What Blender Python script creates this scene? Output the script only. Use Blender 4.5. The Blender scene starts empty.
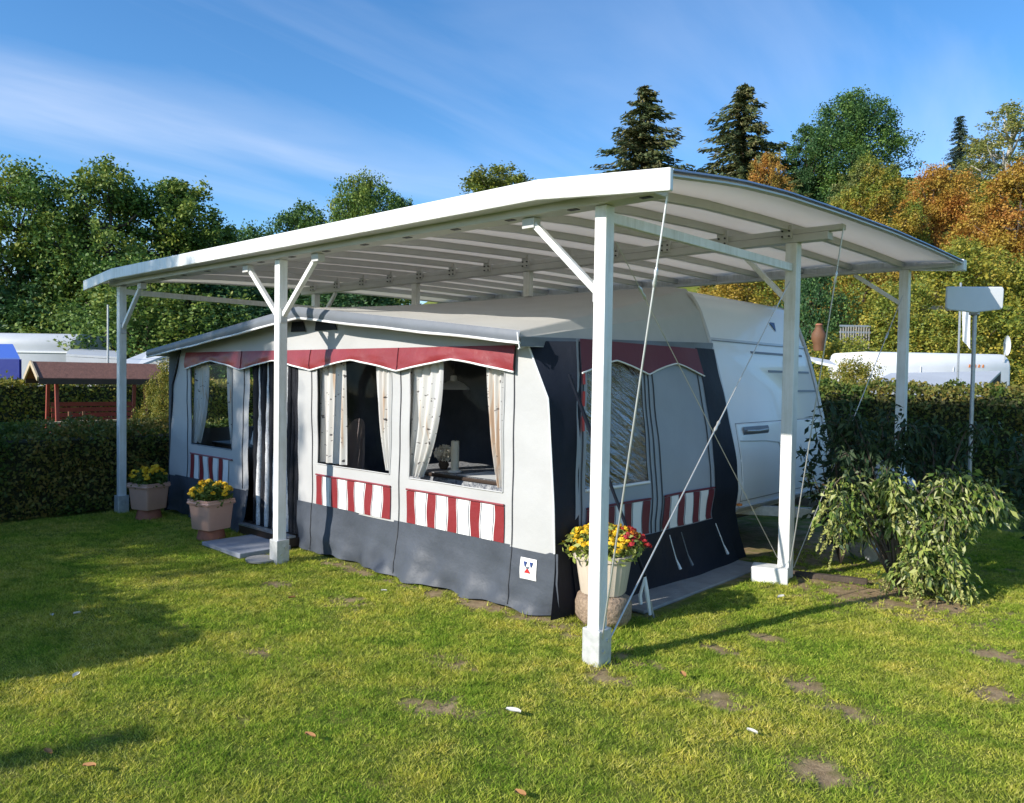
import bpy, math, random
import numpy as np
from mathutils import Vector, Matrix
R = math.radians
sc = bpy.context.scene
col = sc.collection
rng = np.random.default_rng(7)
random.seed(7)

# ------------------------------------------------------------------ materials
def new_mat(name):
    m = bpy.data.materials.new(name); m.use_nodes = True
    nt = m.node_tree; nt.nodes.clear()
    out = nt.nodes.new('ShaderNodeOutputMaterial')
    return m, nt, out
def N(nt, t, **kw):
    n = nt.nodes.new(t)
    for k, v in kw.items():
        if k in n.inputs: n.inputs[k].default_value = v
        else: setattr(n, k, v)
    return n
def rgba(c): return (c[0], c[1], c[2], 1)
def noise(nt, scale, detail=4, rough=.6, coord='Object', stretch=None):
    tc = N(nt, 'ShaderNodeTexCoord')
    src = tc.outputs[coord]
    if stretch:
        mp = N(nt, 'ShaderNodeMapping'); mp.inputs['Scale'].default_value = stretch
        nt.links.new(src, mp.inputs['Vector']); src = mp.outputs['Vector']
    n = N(nt, 'ShaderNodeTexNoise'); n.inputs['Scale'].default_value = scale
    n.inputs['Detail'].default_value = detail; n.inputs['Roughness'].default_value = rough
    nt.links.new(src, n.inputs['Vector'])
    return n
def ramp(nt, fac, stops):
    r = N(nt, 'ShaderNodeValToRGB')
    e = r.color_ramp.elements
    while len(e) < len(stops): e.new(.5)
    for i, (p, c) in enumerate(stops):
        e[i].position = p; e[i].color = rgba(c)
    nt.links.new(fac, r.inputs['Fac'])
    return r
def pm(name, c, rough=.5, metal=0, var=None, bump=None, spec=.5, c2=None, coat=0, transl=0):
    """principled material; var=(scale, amount) dirt and tone variation; bump=(scale, strength, stretch)"""
    m, nt, out = new_mat(name)
    b = N(nt, 'ShaderNodeBsdfPrincipled')
    b.inputs['Base Color'].default_value = rgba(c); b.inputs['Roughness'].default_value = rough
    b.inputs['Metallic'].default_value = metal; b.inputs['Specular IOR Level'].default_value = spec
    b.inputs['Coat Weight'].default_value = coat
    if var:
        n = noise(nt, var[0], 6, .65)
        d = c2 or tuple(x * (1 - var[1]) for x in c)
        r = ramp(nt, n.outputs['Fac'], [(.3, d), (.65, c)])
        nt.links.new(r.outputs['Color'], b.inputs['Base Color'])
    if bump:
        n = noise(nt, bump[0], 5, .6, stretch=bump[2] if len(bump) > 2 else None)
        bp = N(nt, 'ShaderNodeBump'); bp.inputs['Strength'].default_value = bump[1]
        bp.inputs['Distance'].default_value = .02
        nt.links.new(n.outputs['Fac'], bp.inputs['Height']); nt.links.new(bp.outputs['Normal'], b.inputs['Normal'])
    if transl:
        t = N(nt, 'ShaderNodeBsdfTranslucent'); t.inputs['Color'].default_value = rgba(c)
        mx = N(nt, 'ShaderNodeMixShader'); mx.inputs[0].default_value = transl
        nt.links.new(b.outputs[0], mx.inputs[1]); nt.links.new(t.outputs[0], mx.inputs[2])
        nt.links.new(mx.outputs[0], out.inputs[0])
    else:
        nt.links.new(b.outputs[0], out.inputs[0])
    return m
def leafmat(name, stops, transl=.28, patch=None, rough=.55, pscale=.35):
    """foliage: each leaf its own tone; patch = second set of stops in large natural patches"""
    m, nt, out = new_mat(name)
    g = N(nt, 'ShaderNodeNewGeometry')
    n = len(stops)
    r1 = ramp(nt, g.outputs['Random Per Island'], [(i / max(1, n - 1), c) for i, c in enumerate(stops)])
    colr = r1.outputs['Color']
    if patch:
        r2 = ramp(nt, g.outputs['Random Per Island'], [(i / max(1, len(patch) - 1), c) for i, c in enumerate(patch)])
        nz = noise(nt, pscale, 3, .6)
        rr = ramp(nt, nz.outputs['Fac'], [(.44, (0, 0, 0)), (.58, (1, 1, 1))])
        mx = N(nt, 'ShaderNodeMix', data_type='RGBA')
        nt.links.new(rr.outputs['Color'], mx.inputs[0]); nt.links.new(colr, mx.inputs[6]); nt.links.new(r2.outputs['Color'], mx.inputs[7])
        colr = mx.outputs[2]
    b = N(nt, 'ShaderNodeBsdfPrincipled'); b.inputs['Roughness'].default_value = rough
    b.inputs['Specular IOR Level'].default_value = .3
    t = N(nt, 'ShaderNodeBsdfTranslucent')
    nt.links.new(colr, b.inputs['Base Color']); nt.links.new(colr, t.inputs['Color'])
    mx = N(nt, 'ShaderNodeMixShader'); mx.inputs[0].default_value = transl
    nt.links.new(b.outputs[0], mx.inputs[1]); nt.links.new(t.outputs[0], mx.inputs[2])
    nt.links.new(mx.outputs[0], out.inputs[0])
    return m
def filmmat(name, tint, gloss=.12, rough=.03, bump=None):
    m, nt, out = new_mat(name)
    tr = N(nt, 'ShaderNodeBsdfTransparent'); tr.inputs[0].default_value = rgba(tint)
    gl = N(nt, 'ShaderNodeBsdfGlossy'); gl.inputs['Roughness'].default_value = rough
    lw = N(nt, 'ShaderNodeLayerWeight'); lw.inputs[0].default_value = gloss
    mx = N(nt, 'ShaderNodeMixShader')
    nt.links.new(lw.outputs['Facing'] if bump else lw.outputs['Fresnel'], mx.inputs[0])
    nt.links.new(tr.outputs[0], mx.inputs[1]); nt.links.new(gl.outputs[0], mx.inputs[2])
    if bump:
        n = noise(nt, bump[0], 4, .55, stretch=bump[2])
        mpn = n.inputs['Vector'].links[0].from_node; mpn.vector_type = 'TEXTURE'; mpn.inputs['Rotation'].default_value = (R(-28), 0, 0)
        bp = N(nt, 'ShaderNodeBump'); bp.inputs['Strength'].default_value = bump[1]; bp.inputs['Distance'].default_value = .05
        nt.links.new(n.outputs['Fac'], bp.inputs['Height'])
        nt.links.new(bp.outputs[0], gl.inputs['Normal']); nt.links.new(bp.outputs[0], lw.inputs['Normal'])
    nt.links.new(mx.outputs[0], out.inputs[0])
    return m

M = {}
def streaked(name, c, c2, rough):
    m, nt, out = new_mat(name); b = N(nt, 'ShaderNodeBsdfPrincipled'); b.inputs['Roughness'].default_value = rough
    n1 = noise(nt, 30, 5, .65, stretch=(1, 1, .05)); n2 = noise(nt, 3.5, 6, .7)
    mu = N(nt, 'ShaderNodeMath', operation='MULTIPLY'); nt.links.new(n1.outputs['Fac'], mu.inputs[0]); nt.links.new(n2.outputs['Fac'], mu.inputs[1])
    r = ramp(nt, mu.outputs[0], [(.18, c), (.42, c2)]); nt.links.new(r.outputs[0], b.inputs['Base Color']); nt.links.new(b.outputs[0], out.inputs[0])
    return m
M['white_paint'] = streaked('white_paint', (.82, .82, .80), (.62, .61, .55), .38)
M['galv'] = pm('galvanised_steel', (.50, .51, .52), .45, .75, var=(25, .25))
M['pale_galv'] = pm('pale_galvanised_steel', (.62, .63, .62), .5, .25, var=(18, .3))
M['weathered'] = pm('weathered_grey_wood', (.24, .23, .21), .85, var=(9, .4))
M['steel'] = pm('cable_steel', (.62, .62, .60), .35, .6)
M['dark_metal'] = pm('dark_metal', (.03, .03, .032), .5)
M['polycarb'] = pm('opal_polycarbonate', (.86, .82, .755), .4, transl=.50, var=(1.2, .07))
M['rail'] = pm('glazing_rail', (.34, .38, .45), .4, .4)
M['rib'] = pm('roof_rib', (.60, .595, .58), .45, var=(4, .1))
M['canvas'] = pm('pale_canvas', (.470, .468, .458), .62, var=(1.7, .1), bump=(3.2, .42))
M['canvas_side'] = pm('grey_canvas', (.33, .36, .40), .7, var=(2, .1), bump=(8, .12))
M['canvas_roof'] = pm('roof_canvas', (.50, .49, .46), .65, var=(1.4, .14), bump=(5, .16))
M['band_grey'] = pm('grey_vinyl_band', (.17, .185, .21), .45, var=(3, .15), bump=(7, .25))
M['skirt'] = pm('slate_vinyl', (.080, .092, .113), .52, var=(2.5, .3), bump=(3.5, .8), spec=.3)
M['navy'] = pm('navy_canvas', (.010, .014, .026), .6, var=(3, .25), bump=(7, .3), spec=.25)
M['red'] = pm('crimson_vinyl', (.25, .028, .033), .4, var=(4, .15), bump=(10, .35))
M['redline'] = pm('crimson_line', (.27, .040, .040), .5)
M['maroon'] = pm('maroon_canvas', (.13, .012, .026), .6, bump=(9, .2))
M['piping'] = pm('white_piping', (.82, .82, .80), .4)
M['stripe_white'] = pm('white_stripe_canvas', (.80, .79, .77), .55, bump=(8, .1))
M['seam'] = pm('dark_seam', (.05, .052, .06), .6)
M['film'] = filmmat('clear_window_film', (.93, .94, .94), .12)
M['crinkle'] = filmmat('crinkled_window_film', (.66, .67, .66), .34, .2, (5, 1.0, (1, 1.6, .22)))
M['caravan'] = pm('caravan_enamel', (.86, .86, .85), .28, var=(2, .04), coat=.3)
M['caravan_trim'] = pm('caravan_trim', (.55, .55, .54), .35, .3)
M['grey_decal'] = pm('grey_decal', (.14, .15, .18), .4)
M['blue_decal'] = pm('blue_decal', (.02, .05, .2), .4)
M['red_decal'] = pm('red_decal', (.6, .03, .03), .4)
M['orange_decal'] = pm('orange_decal', (.75, .22, .03), .4)
M['black_rubber'] = pm('black_rubber', (.02, .02, .02), .8)
M['black_fabric'] = pm('black_chenille', (.010, .011, .016), .9, bump=(60, .8))
M['white_fabric'] = pm('white_chenille', (.80, .80, .80), .9, bump=(60, .8), var=(30, .4))
M['terracotta'] = pm('terracotta', (.36, .13, .075), .75, var=(6, .3), bump=(40, .2))
M['planter'] = pm('pinkish_plastic', (.62, .36, .27), .6, var=(5, .12), bump=(30, .1))
M['cream_pot'] = pm('cream_plastic', (.66, .56, .45), .55, var=(5, .14))
M['stone'] = pm('speckled_stone', (.40, .29, .20), .9, var=(45, .55), bump=(35, 1.0))
M['slab'] = pm('concrete_slab', (.34, .33, .31), .85, var=(5, .3), bump=(50, .4))
M['blue_slab'] = pm('slate_slab', (.30, .32, .36), .8, var=(4, .25), bump=(40, .4))
M['soil'] = pm('bare_soil', (.20, .145, .10), .95, var=(9, .45), bump=(40, .9))
M['bark'] = pm('bark', (.10, .075, .055), .9, var=(6, .5), bump=(14, 1.0, (1, 1, .25)))
M['pale_bark'] = pm('pale_bark', (.48, .45, .40), .85, var=(3, .5), bump=(10, .5, (1, 1, .3)))
M['wood_red'] = pm('red_stained_wood', (.30, .06, .035), .6, var=(8, .3), bump=(20, .3, (1, 1, .2)))
M['roof_brown'] = pm('brown_felt_shingles', (.21, .095, .065), .85, var=(10, .3), bump=(20, .5))
M['pale_wood'] = pm('pale_wood', (.52, .42, .28), .7, var=(8, .25))
M['blue_tarp'] = pm('blue_tarp', (.012, .025, .22), .4, bump=(3, .3))
M['grey_roof'] = pm('pale_grey_sheet', (.50, .52, .54), .5, var=(1.5, .12), bump=(3, .2))
M['white_sheet'] = pm('white_sheet', (.74, .75, .76), .45, var=(2, .08))
M['cloth'] = pm('white_table_cloth', (.75, .75, .74), .8)
M['candle'] = pm('ivory_wax', (.78, .74, .62), .5, transl=.15)
M['dark_wood'] = pm('dark_wood', (.05, .03, .02), .5)
M['navy_cloth'] = pm('navy_patterned_cloth', (.05, .06, .09), .8, var=(40, .9), c2=(.5, .5, .5))
M['fire_red'] = pm('red_tab', (.55, .03, .03), .5)
M['orange_clay'] = pm('orange_clay', (.16, .07, .03), .7, var=(6, .3))
M['lamp_metal'] = pm('pewter_lamp', (.55, .55, .56), .4, .3)
def curtain_mat():
    m, nt, out = new_mat('birch_print_curtain')
    b = N(nt, 'ShaderNodeBsdfPrincipled'); b.inputs['Roughness'].default_value = .85
    n1 = noise(nt, 26, 2, .5, stretch=(1, 0.05, .05))
    r1 = ramp(nt, n1.outputs['Fac'], [(.33, (.66, .47, .33)), (.42, (.82, .78, .72)), (.62, (.86, .84, .82))])
    n2 = noise(nt, 30, 2, .5, stretch=(.8, .3, 1))
    r2 = ramp(nt, n2.outputs['Fac'], [(.66, (1, 1, 1)), (.70, (.12, .11, .12))])
    mx = N(nt, 'ShaderNodeMix', data_type='RGBA', blend_type='MULTIPLY'); mx.inputs[0].default_value = 1
    nt.links.new(r1.outputs[0], mx.inputs[6]); nt.links.new(r2.outputs[0], mx.inputs[7])
    nt.links.new(mx.outputs[2], b.inputs['Base Color'])
    t = N(nt, 'ShaderNodeBsdfTranslucent'); nt.links.new(mx.outputs[2], t.inputs[0])
    ms = N(nt, 'ShaderNodeMixShader'); ms.inputs[0].default_value = .25
    nt.links.new(b.outputs[0], ms.inputs[1]); nt.links.new(t.outputs[0], ms.inputs[2])
    nt.links.new(ms.outputs[0], out.inputs[0])
    return m
M['curtain'] = curtain_mat()

# leaf colours (real-world base colours)
G1 = [(0.0272, 0.0681, 0.0151), (0.0626, 0.134, 0.0267), (0.1197, 0.2195, 0.0439), (0.21, 0.315, 0.063)]
G2 = [(0.0245, 0.0714, 0.0245), (0.0449, 0.1122, 0.0367), (0.0816, 0.1632, 0.051)]
GY = [(0.08, 0.128, 0.0224), (0.176, 0.224, 0.032), (0.304, 0.304, 0.04)]
YO = [(.20, .13, .02), (.38, .25, .035), (.50, .36, .06)]
YO_ = [(0.24, 0.15, 0.0225), (0.42, 0.255, 0.03), (0.54, 0.36, 0.045)]
OR = [(.27, .10, .022), (.46, .20, .04), (.54, .32, .06)]
OR_ = [(0.252, 0.084, 0.0168), (0.42, 0.14, 0.0252), (0.504, 0.238, 0.035)]
SP = [(0.0272, 0.051, 0.0238), (0.051, 0.085, 0.034), (0.1275, 0.1275, 0.051)]
M['leaf_green'] = leafmat('leaf_green', G1, patch=[(0.100, 0.180, 0.030), (0.200, 0.260, 0.040), (0.300, 0.320, 0.060)], pscale=.5)
M['leaf_deep'] = leafmat('leaf_deep', G2, patch=G1)
M['leaf_olive'] = leafmat('leaf_olive', [(0.080, 0.112, 0.032), (0.160, 0.192, 0.056), (0.256, 0.256, 0.080)], patch=GY)
M['leaf_yellow'] = leafmat('leaf_yellow', YO, patch=GY, pscale=.4)
M['leaf_orange'] = leafmat('leaf_orange', OR, patch=YO, pscale=.4)
M['leaf_russet'] = leafmat('leaf_russet', OR, patch=[(0.210, 0.175, 0.035), (0.350, 0.263, 0.053)], pscale=.5)
M['leaf_yelgreen'] = leafmat('leaf_yelgreen', GY, patch=[(0.172, 0.207, 0.034), (0.380, 0.345, 0.052), (0.517, 0.380, 0.052)], pscale=.6)
M['leaf_birch'] = leafmat('leaf_birch', [(0.166, 0.202, 0.055), (0.313, 0.313, 0.092), (0.478, 0.405, 0.110)], patch=[(0.184, 0.221, 0.055), (0.276, 0.294, 0.074)])
M['needle'] = leafmat('needle', [(.05, .08, .03), (.09, .125, .045), (.16, .165, .06)], transl=.15, patch=[(.06, .085, .03), (.13, .135, .05), (.2, .17, .07)], pscale=.5)
M['needle_blue'] = leafmat('needle_blue', [(0.018, 0.039, 0.027), (0.036, 0.068, 0.045), (0.060, 0.090, 0.060)], transl=.1)
M['hedge_leaf'] = leafmat('hedge_leaf', [(0.042, 0.084, 0.018), (0.085, 0.147, 0.027), (0.151, 0.200, 0.036)], patch=[(0.095, 0.126, 0.027), (0.227, 0.210, 0.046), (0.302, 0.210, 0.055)], pscale=1.5)
M['hedge_gold'] = leafmat('hedge_gold', [(0.096, 0.125, 0.021), (0.192, 0.208, 0.035), (0.326, 0.291, 0.053)], patch=[(0.154, 0.187, 0.026), (0.307, 0.270, 0.035), (0.384, 0.270, 0.053)], pscale=1.2)
M['hedge_core'] = pm('hedge_core', (.045, .05, .02), 1, var=(20, .6))
M['bush_leaf'] = leafmat('bush_leaf', [(.09, .17, .035), (.22, .31, .06), (.42, .46, .11), (.58, .60, .32)], transl=.35)
M['bush_dark'] = leafmat('bush_dark', [(0.016, 0.039, 0.018), (0.033, 0.065, 0.026), (0.065, 0.098, 0.039)], transl=.2)
M['bush_flower'] = leafmat('bush_flower', [(.35, .36, .10), (.5, .5, .18)], transl=.25)
M['pot_leaf'] = leafmat('pot_leaf', [(0.045, 0.090, 0.018), (0.090, 0.150, 0.030), (0.180, 0.225, 0.045)])
M['pot_leaf_lime'] = leafmat('pot_leaf_lime', [(0.130, 0.182, 0.026), (0.286, 0.338, 0.065), (0.416, 0.442, 0.130)])
M['yellow'] = leafmat('yellow_petal', [(.80, .50, .02), (.85, .60, .04), (.78, .42, .015)], transl=.15)
M['orange'] = leafmat('orange_petal', [(.62, .14, .02), (.70, .24, .03), (.55, .10, .03)], transl=.15)
M['crimson'] = leafmat('crimson_petal', [(.45, .03, .03), (.55, .06, .05), (.40, .02, .05)], transl=.15)
M['dry_leaf'] = pm('dry_leaf', (.35, .17, .06), .8)
M['pale_leaf'] = pm('pale_leaf', (.62, .60, .52), .8)

# ------------------------------------------------------------------ mesh helper
def worldloc(o):
    v = Vector((0, 0, 0))
    while o: v += o.location; o = o.parent
    return v
class MB:
    def __init__(s): s.v = []; s.f = []; s.m = []
    def add(s, vs, fs, mi=0):
        k = len(s.v); s.v += [tuple(v) for v in vs]
        for f in fs: s.f.append([i + k for i in f]); s.m.append(mi)
        return s
    def box(s, x0, x1, y0, y1, z0, z1, mi=0):
        vs = [(x, y, z) for z in (z0, z1) for y in (y0, y1) for x in (x0, x1)]
        return s.add(vs, [(0, 2, 3, 1), (4, 5, 7, 6), (0, 1, 5, 4), (2, 6, 7, 3), (0, 4, 6, 2), (1, 3, 7, 5)], mi)
    def rbox(s, c, sx, sy, sz, rz=0, mi=0):
        k = len(s.v); s.box(-sx / 2, sx / 2, -sy / 2, sy / 2, 0, sz, mi)
        ca, sa = math.cos(rz), math.sin(rz)
        for i in range(k, len(s.v)):
            x, y, z = s.v[i]; s.v[i] = (c[0] + x * ca - y * sa, c[1] + x * sa + y * ca, c[2] + z)
        return s
    def bar(s, p0, p1, w, h, mi=0):
        p0, p1 = Vector(p0), Vector(p1); d = (p1 - p0).normalized()
        up = Vector((0, 0, 1)) if abs(d.z) < .95 else Vector((0, 1, 0))
        a = d.cross(up).normalized(); b = a.cross(d).normalized()
        vs = [p + a * (i * w / 2) + b * (j * h / 2) for p in (p0, p1) for i, j in ((-1, -1), (1, -1), (1, 1), (-1, 1))]
        return s.add(vs, [(0, 1, 2, 3), (7, 6, 5, 4), (0, 4, 5, 1), (1, 5, 6, 2), (2, 6, 7, 3), (3, 7, 4, 0)], mi)
    def tube(s, pts, r, n=8, mi=0, cap=True):
        pts = [Vector(p) for p in pts]; k = len(pts)
        rs = r if isinstance(r, (list, tuple)) else [r] * k
        d0 = (pts[1] - pts[0]).normalized()
        a = d0.orthogonal().normalized(); vs = []; fs = []
        for i, p in enumerate(pts):
            d = (pts[min(i + 1, k - 1)] - pts[max(i - 1, 0)]).normalized()
            a = (a - d * a.dot(d)).normalized(); b = d.cross(a)
            for j in range(n):
                t = 2 * math.pi * j / n
                vs.append(p + (a * math.cos(t) + b * math.sin(t)) * rs[i])
        for i in range(k - 1):
            for j in range(n):
                q = (j + 1) % n; fs.append((i * n + j, i * n + q, (i + 1) * n + q, (i + 1) * n + j))
        if cap: fs += [tuple(range(n))[::-1], tuple(range((k - 1) * n, k * n))]
        return s.add(vs, fs, mi)
    def lathe(s, prof, c, n=24, e=2.0, rz=0, mi=0, rib=0):
        vs = []; fs = []
        for r, z in prof:
            for j in range(n):
                t = 2 * math.pi * j / n; ct, st = math.cos(t), math.sin(t)
                k = (abs(ct) ** e + abs(st) ** e) ** (-1 / e) * r
                if rib and j % 2: k *= 1 - rib
                x, y = k * ct, k * st
                vs.append((c[0] + x * math.cos(rz) - y * math.sin(rz), c[1] + x * math.sin(rz) + y * math.cos(rz), c[2] + z))
        for i in range(len(prof) - 1):
            for j in range(n):
                q = (j + 1) % n; fs.append((i * n + j, i * n + q, (i + 1) * n + q, (i + 1) * n + j))
        fs.append(tuple(range(n))[::-1]); fs.append(tuple(range((len(prof) - 1) * n, len(prof) * n)))
        return s.add(vs, fs, mi)
    def grid(s, fn, nu, nv, mi=0):
        vs = [fn(i / nu, j / nv) for j in range(nv + 1) for i in range(nu + 1)]; w = nu + 1
        return s.add(vs, [(j * w + i, j * w + i + 1, (j + 1) * w + i + 1, (j + 1) * w + i) for j in range(nv) for i in range(nu)], mi)
    def prism(s, pts, vec, mi=0):
        n = len(pts); v = Vector(vec); a = [Vector(p) for p in pts]
        return s.add(a + [p + v for p in a], [tuple(range(n))[::-1], tuple(range(n, 2 * n))] + [(i, (i + 1) % n, n + (i + 1) % n, n + i) for i in range(n)], mi)
    def build(s, name, mats, parent=None, loc=None, smooth=None, bevel=0):
        me = bpy.data.meshes.new(name)
        o0 = worldloc(parent) if parent else Vector(loc or (0, 0, 0))
        me.from_pydata([(v[0] - o0.x, v[1] - o0.y, v[2] - o0.z) for v in s.v], [], s.f)
        for m in (mats if isinstance(mats, (list, tuple)) else [mats]): me.materials.append(m)
        me.polygons.foreach_set('material_index', s.m)
        me.validate(); me.update()
        if smooth is not None:
            me.shade_smooth(); me.set_sharp_from_angle(angle=R(smooth))
        ob = bpy.data.objects.new(name, me); col.objects.link(ob)
        if parent: ob.parent = parent
        else: ob.location = o0
        if bevel:
            b = ob.modifiers.new('bevel', 'BEVEL'); b.width = bevel; b.segments = 2; b.limit_method = 'ANGLE'; b.angle_limit = R(40)
        return ob
def npmesh(name, V, F, mat):
    """fast mesh from numpy arrays, F is (n,k)"""
    me = bpy.data.meshes.new(name); n, k = F.shape
    me.vertices.add(len(V)); me.vertices.foreach_set('co', np.ascontiguousarray(V, np.float32).ravel())
    me.loops.add(n * k); me.loops.foreach_set('vertex_index', np.ascontiguousarray(F, np.int32).ravel())
    me.polygons.add(n); me.polygons.foreach_set('loop_start', np.arange(0, n * k, k, dtype=np.int32))
    me.materials.append(mat); me.update(calc_edges=True)
    return me
def tag(o, label, cat, group=None, kind=None):
    if label: o['label'] = label
    if cat: o['category'] = cat
    if group: o['group'] = group
    if kind: o['kind'] = kind
    return o
def thing(name, label, cat, loc, group=None):
    o = bpy.data.objects.new(name, None); col.objects.link(o); o.location = loc; o.empty_display_size = .2
    return tag(o, label, cat, group)
def link(name, me, parent=None, loc=(0, 0, 0), rz=0, scale=None):
    o = bpy.data.objects.new(name, me); col.objects.link(o); o.location = loc; o.rotation_euler.z = rz
    if scale: o.scale = scale
    if parent: o.parent = parent
    return o
def copy_tree(o, parent=None):
    c = o.copy(); col.objects.link(c); c.parent = parent
    for ch in list(o.children): copy_tree(ch, c)
    return c

# ------------------------------------------------------------------ camera
CAM = np.array([2.7855, -3.8407, 1.7]); FPX = 786.64
cr = np.array([.7377243, .67492892, .01529085]); cu = np.array([-.03165672, .01195954, .99942725]); cf = np.array([-.67435948, .73778582, -.03018888])
cam = bpy.data.objects.new('camera', bpy.data.cameras.new('camera')); col.objects.link(cam)
cam.matrix_world = Matrix(((cr[0], cu[0], -cf[0], CAM[0]), (cr[1], cu[1], -cf[1], CAM[1]), (cr[2], cu[2], -cf[2], CAM[2]), (0, 0, 0, 1)))
cam.data.sensor_width = 36; cam.data.lens = FPX / 1024 * 36; cam.data.clip_end = 2000; cam.data.clip_start = .05
sc.camera = cam
def spot(px, d):
    """ground position at bearing px and forward distance d"""
    v = cf + cr * ((px - 512) / FPX); v[2] = 0
    v = v / (v[:2] @ (cf[:2] / np.linalg.norm(cf[:2])))
    return float(CAM[0] + v[0] * d), float(CAM[1] + v[1] * d)
def zat(px, py, d):
    v = cf + cr * ((px - 512) / FPX) + cu * ((401.5 - py) / FPX)
    return float(CAM[2] + v[2] * d)

# ------------------------------------------------------------------ light and sky
ELEV = 27.0; AZ = R(15.1)
L = Vector((math.sin(AZ) * math.cos(R(ELEV)), math.cos(AZ) * math.cos(R(ELEV)), -math.sin(R(ELEV))))
sun = bpy.data.objects.new('sun', bpy.data.lights.new('sun', 'SUN')); col.objects.link(sun)
sun.data.energy = 4.6; sun.data.angle = R(.5); sun.data.color = (1, .945, .86)
sun.rotation_euler = L.to_track_quat('-Z', 'Y').to_euler(); sun.location = (-10, -20, 20)
w = bpy.data.worlds.new('World'); sc.world = w; w.use_nodes = True
nt = w.node_tree; nt.nodes.clear()
wo = N(nt, 'ShaderNodeOutputWorld'); bg = N(nt, 'ShaderNodeBackground'); bg.inputs['Strength'].default_value = .15
sky = N(nt, 'ShaderNodeTexSky'); sky.sky_type = 'NISHITA'; sky.sun_disc = False
sky.sun_elevation = R(ELEV); sky.sun_rotation = math.atan2(-L.x, -L.y); sky.air_density = 1.0; sky.dust_density = .2; sky.ozone_density = 4.5
tc = N(nt, 'ShaderNodeTexCoord')
# thin cirrus: noise on the sky direction projected to a high plane
sep = N(nt, 'ShaderNodeSeparateXYZ'); nt.links.new(tc.outputs['Generated'], sep.inputs[0])
mz = N(nt, 'ShaderNodeMath', operation='MAXIMUM'); nt.links.new(sep.outputs['Z'], mz.inputs[0]); mz.inputs[1].default_value = .06
ad = N(nt, 'ShaderNodeMath', operation='ADD'); nt.links.new(mz.outputs[0], ad.inputs[0]); ad.inputs[1].default_value = .12
cmb = N(nt, 'ShaderNodeCombineXYZ')
for i, ax in enumerate('XY'):
    dv = N(nt, 'ShaderNodeMath', operation='DIVIDE'); nt.links.new(sep.outputs[ax], dv.inputs[0]); nt.links.new(ad.outputs[0], dv.inputs[1])
    nt.links.new(dv.outputs[0], cmb.inputs[i])
mp = N(nt, 'ShaderNodeMapping'); mp.inputs['Rotation'].default_value = (0, 0, R(62)); mp.inputs['Scale'].default_value = (1.75, .45, 1)
mp.inputs['Location'].default_value = (.9, .55, 0)
nt.links.new(cmb.outputs[0], mp.inputs[0])
n1 = N(nt, 'ShaderNodeTexNoise'); n1.inputs['Scale'].default_value = .9; n1.inputs['Detail'].default_value = 7; n1.inputs['Roughness'].default_value = .5; n1.inputs['Distortion'].default_value = .5
nt.links.new(mp.outputs[0], n1.inputs['Vector'])
cr_ = ramp(nt, n1.outputs['Fac'], [(.44, (.0, .0, .0)), (.58, (.16, .16, .16)), (.76, (.5, .5, .5))])
mxs = N(nt, 'ShaderNodeMix', data_type='RGBA'); nt.links.new(cr_.outputs[0], mxs.inputs[0]); hs = N(nt, 'ShaderNodeHueSaturation'); hs.inputs['Saturation'].default_value = 1.17; hs.inputs['Value'].default_value = 1.02
nt.links.new(sky.outputs[0], hs.inputs['Color']); nt.links.new(hs.outputs[0], mxs.inputs[6])
mxs.inputs[7].default_value = (4.6, 5.0, 6.0, 1)
nt.links.new(mxs.outputs[2], bg.inputs[0]); nt.links.new(bg.outputs[0], wo.inputs[0])
sc.view_settings.view_transform = 'Standard'; sc.view_settings.look = 'None'; sc.view_settings.exposure = .48; sc.view_settings.gamma = 1
sc.view_settings.use_curve_mapping = False
sc.cycles.max_bounces = 8; sc.cycles.transparent_max_bounces = 16

# ------------------------------------------------------------------ ground
def vnoise(x, y, s, seed=0):
    """cheap smooth value noise in numpy, 0..1"""
    x = np.asarray(x, float) * s + seed * 17.3; y = np.asarray(y, float) * s + seed * 9.1
    xi = np.floor(x); yi = np.floor(y); fx = x - xi; fy = y - yi
    fx = fx * fx * (3 - 2 * fx); fy = fy * fy * (3 - 2 * fy)
    h = lambda a, b: np.modf(np.abs(np.sin(a * 127.1 + b * 311.7 + seed) * 43758.5453))[0]
    return (h(xi, yi) * (1 - fx) + h(xi + 1, yi) * fx) * (1 - fy) + (h(xi, yi + 1) * (1 - fx) + h(xi + 1, yi + 1) * fx) * fy
PATCH = [(-2.05, -.30, .20, .12), (-2.9, -.42, .2, .11), (-.62, -.62, .18, .10), (-1.55, -1.35, .13, .09), (-.25, -1.1, .22, .13), (.70, 2.86, 1.05, .58), (-.3, 4.5, 1.2, 1.5),  # last entry here: soil spread at the caravan front in place of deep shade
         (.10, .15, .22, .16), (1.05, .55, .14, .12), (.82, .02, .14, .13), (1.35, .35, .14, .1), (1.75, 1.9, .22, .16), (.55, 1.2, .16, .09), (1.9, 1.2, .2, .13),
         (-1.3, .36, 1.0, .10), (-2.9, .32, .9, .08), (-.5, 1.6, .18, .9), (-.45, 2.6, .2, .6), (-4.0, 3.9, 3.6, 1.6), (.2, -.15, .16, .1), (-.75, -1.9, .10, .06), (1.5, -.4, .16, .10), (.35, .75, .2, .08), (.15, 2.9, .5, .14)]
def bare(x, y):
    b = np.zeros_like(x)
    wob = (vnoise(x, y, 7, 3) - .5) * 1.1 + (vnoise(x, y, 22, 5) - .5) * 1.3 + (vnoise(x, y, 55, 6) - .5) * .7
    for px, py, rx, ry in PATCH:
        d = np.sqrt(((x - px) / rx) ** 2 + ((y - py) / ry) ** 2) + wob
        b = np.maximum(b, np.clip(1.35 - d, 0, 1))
    return b * .8
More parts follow.
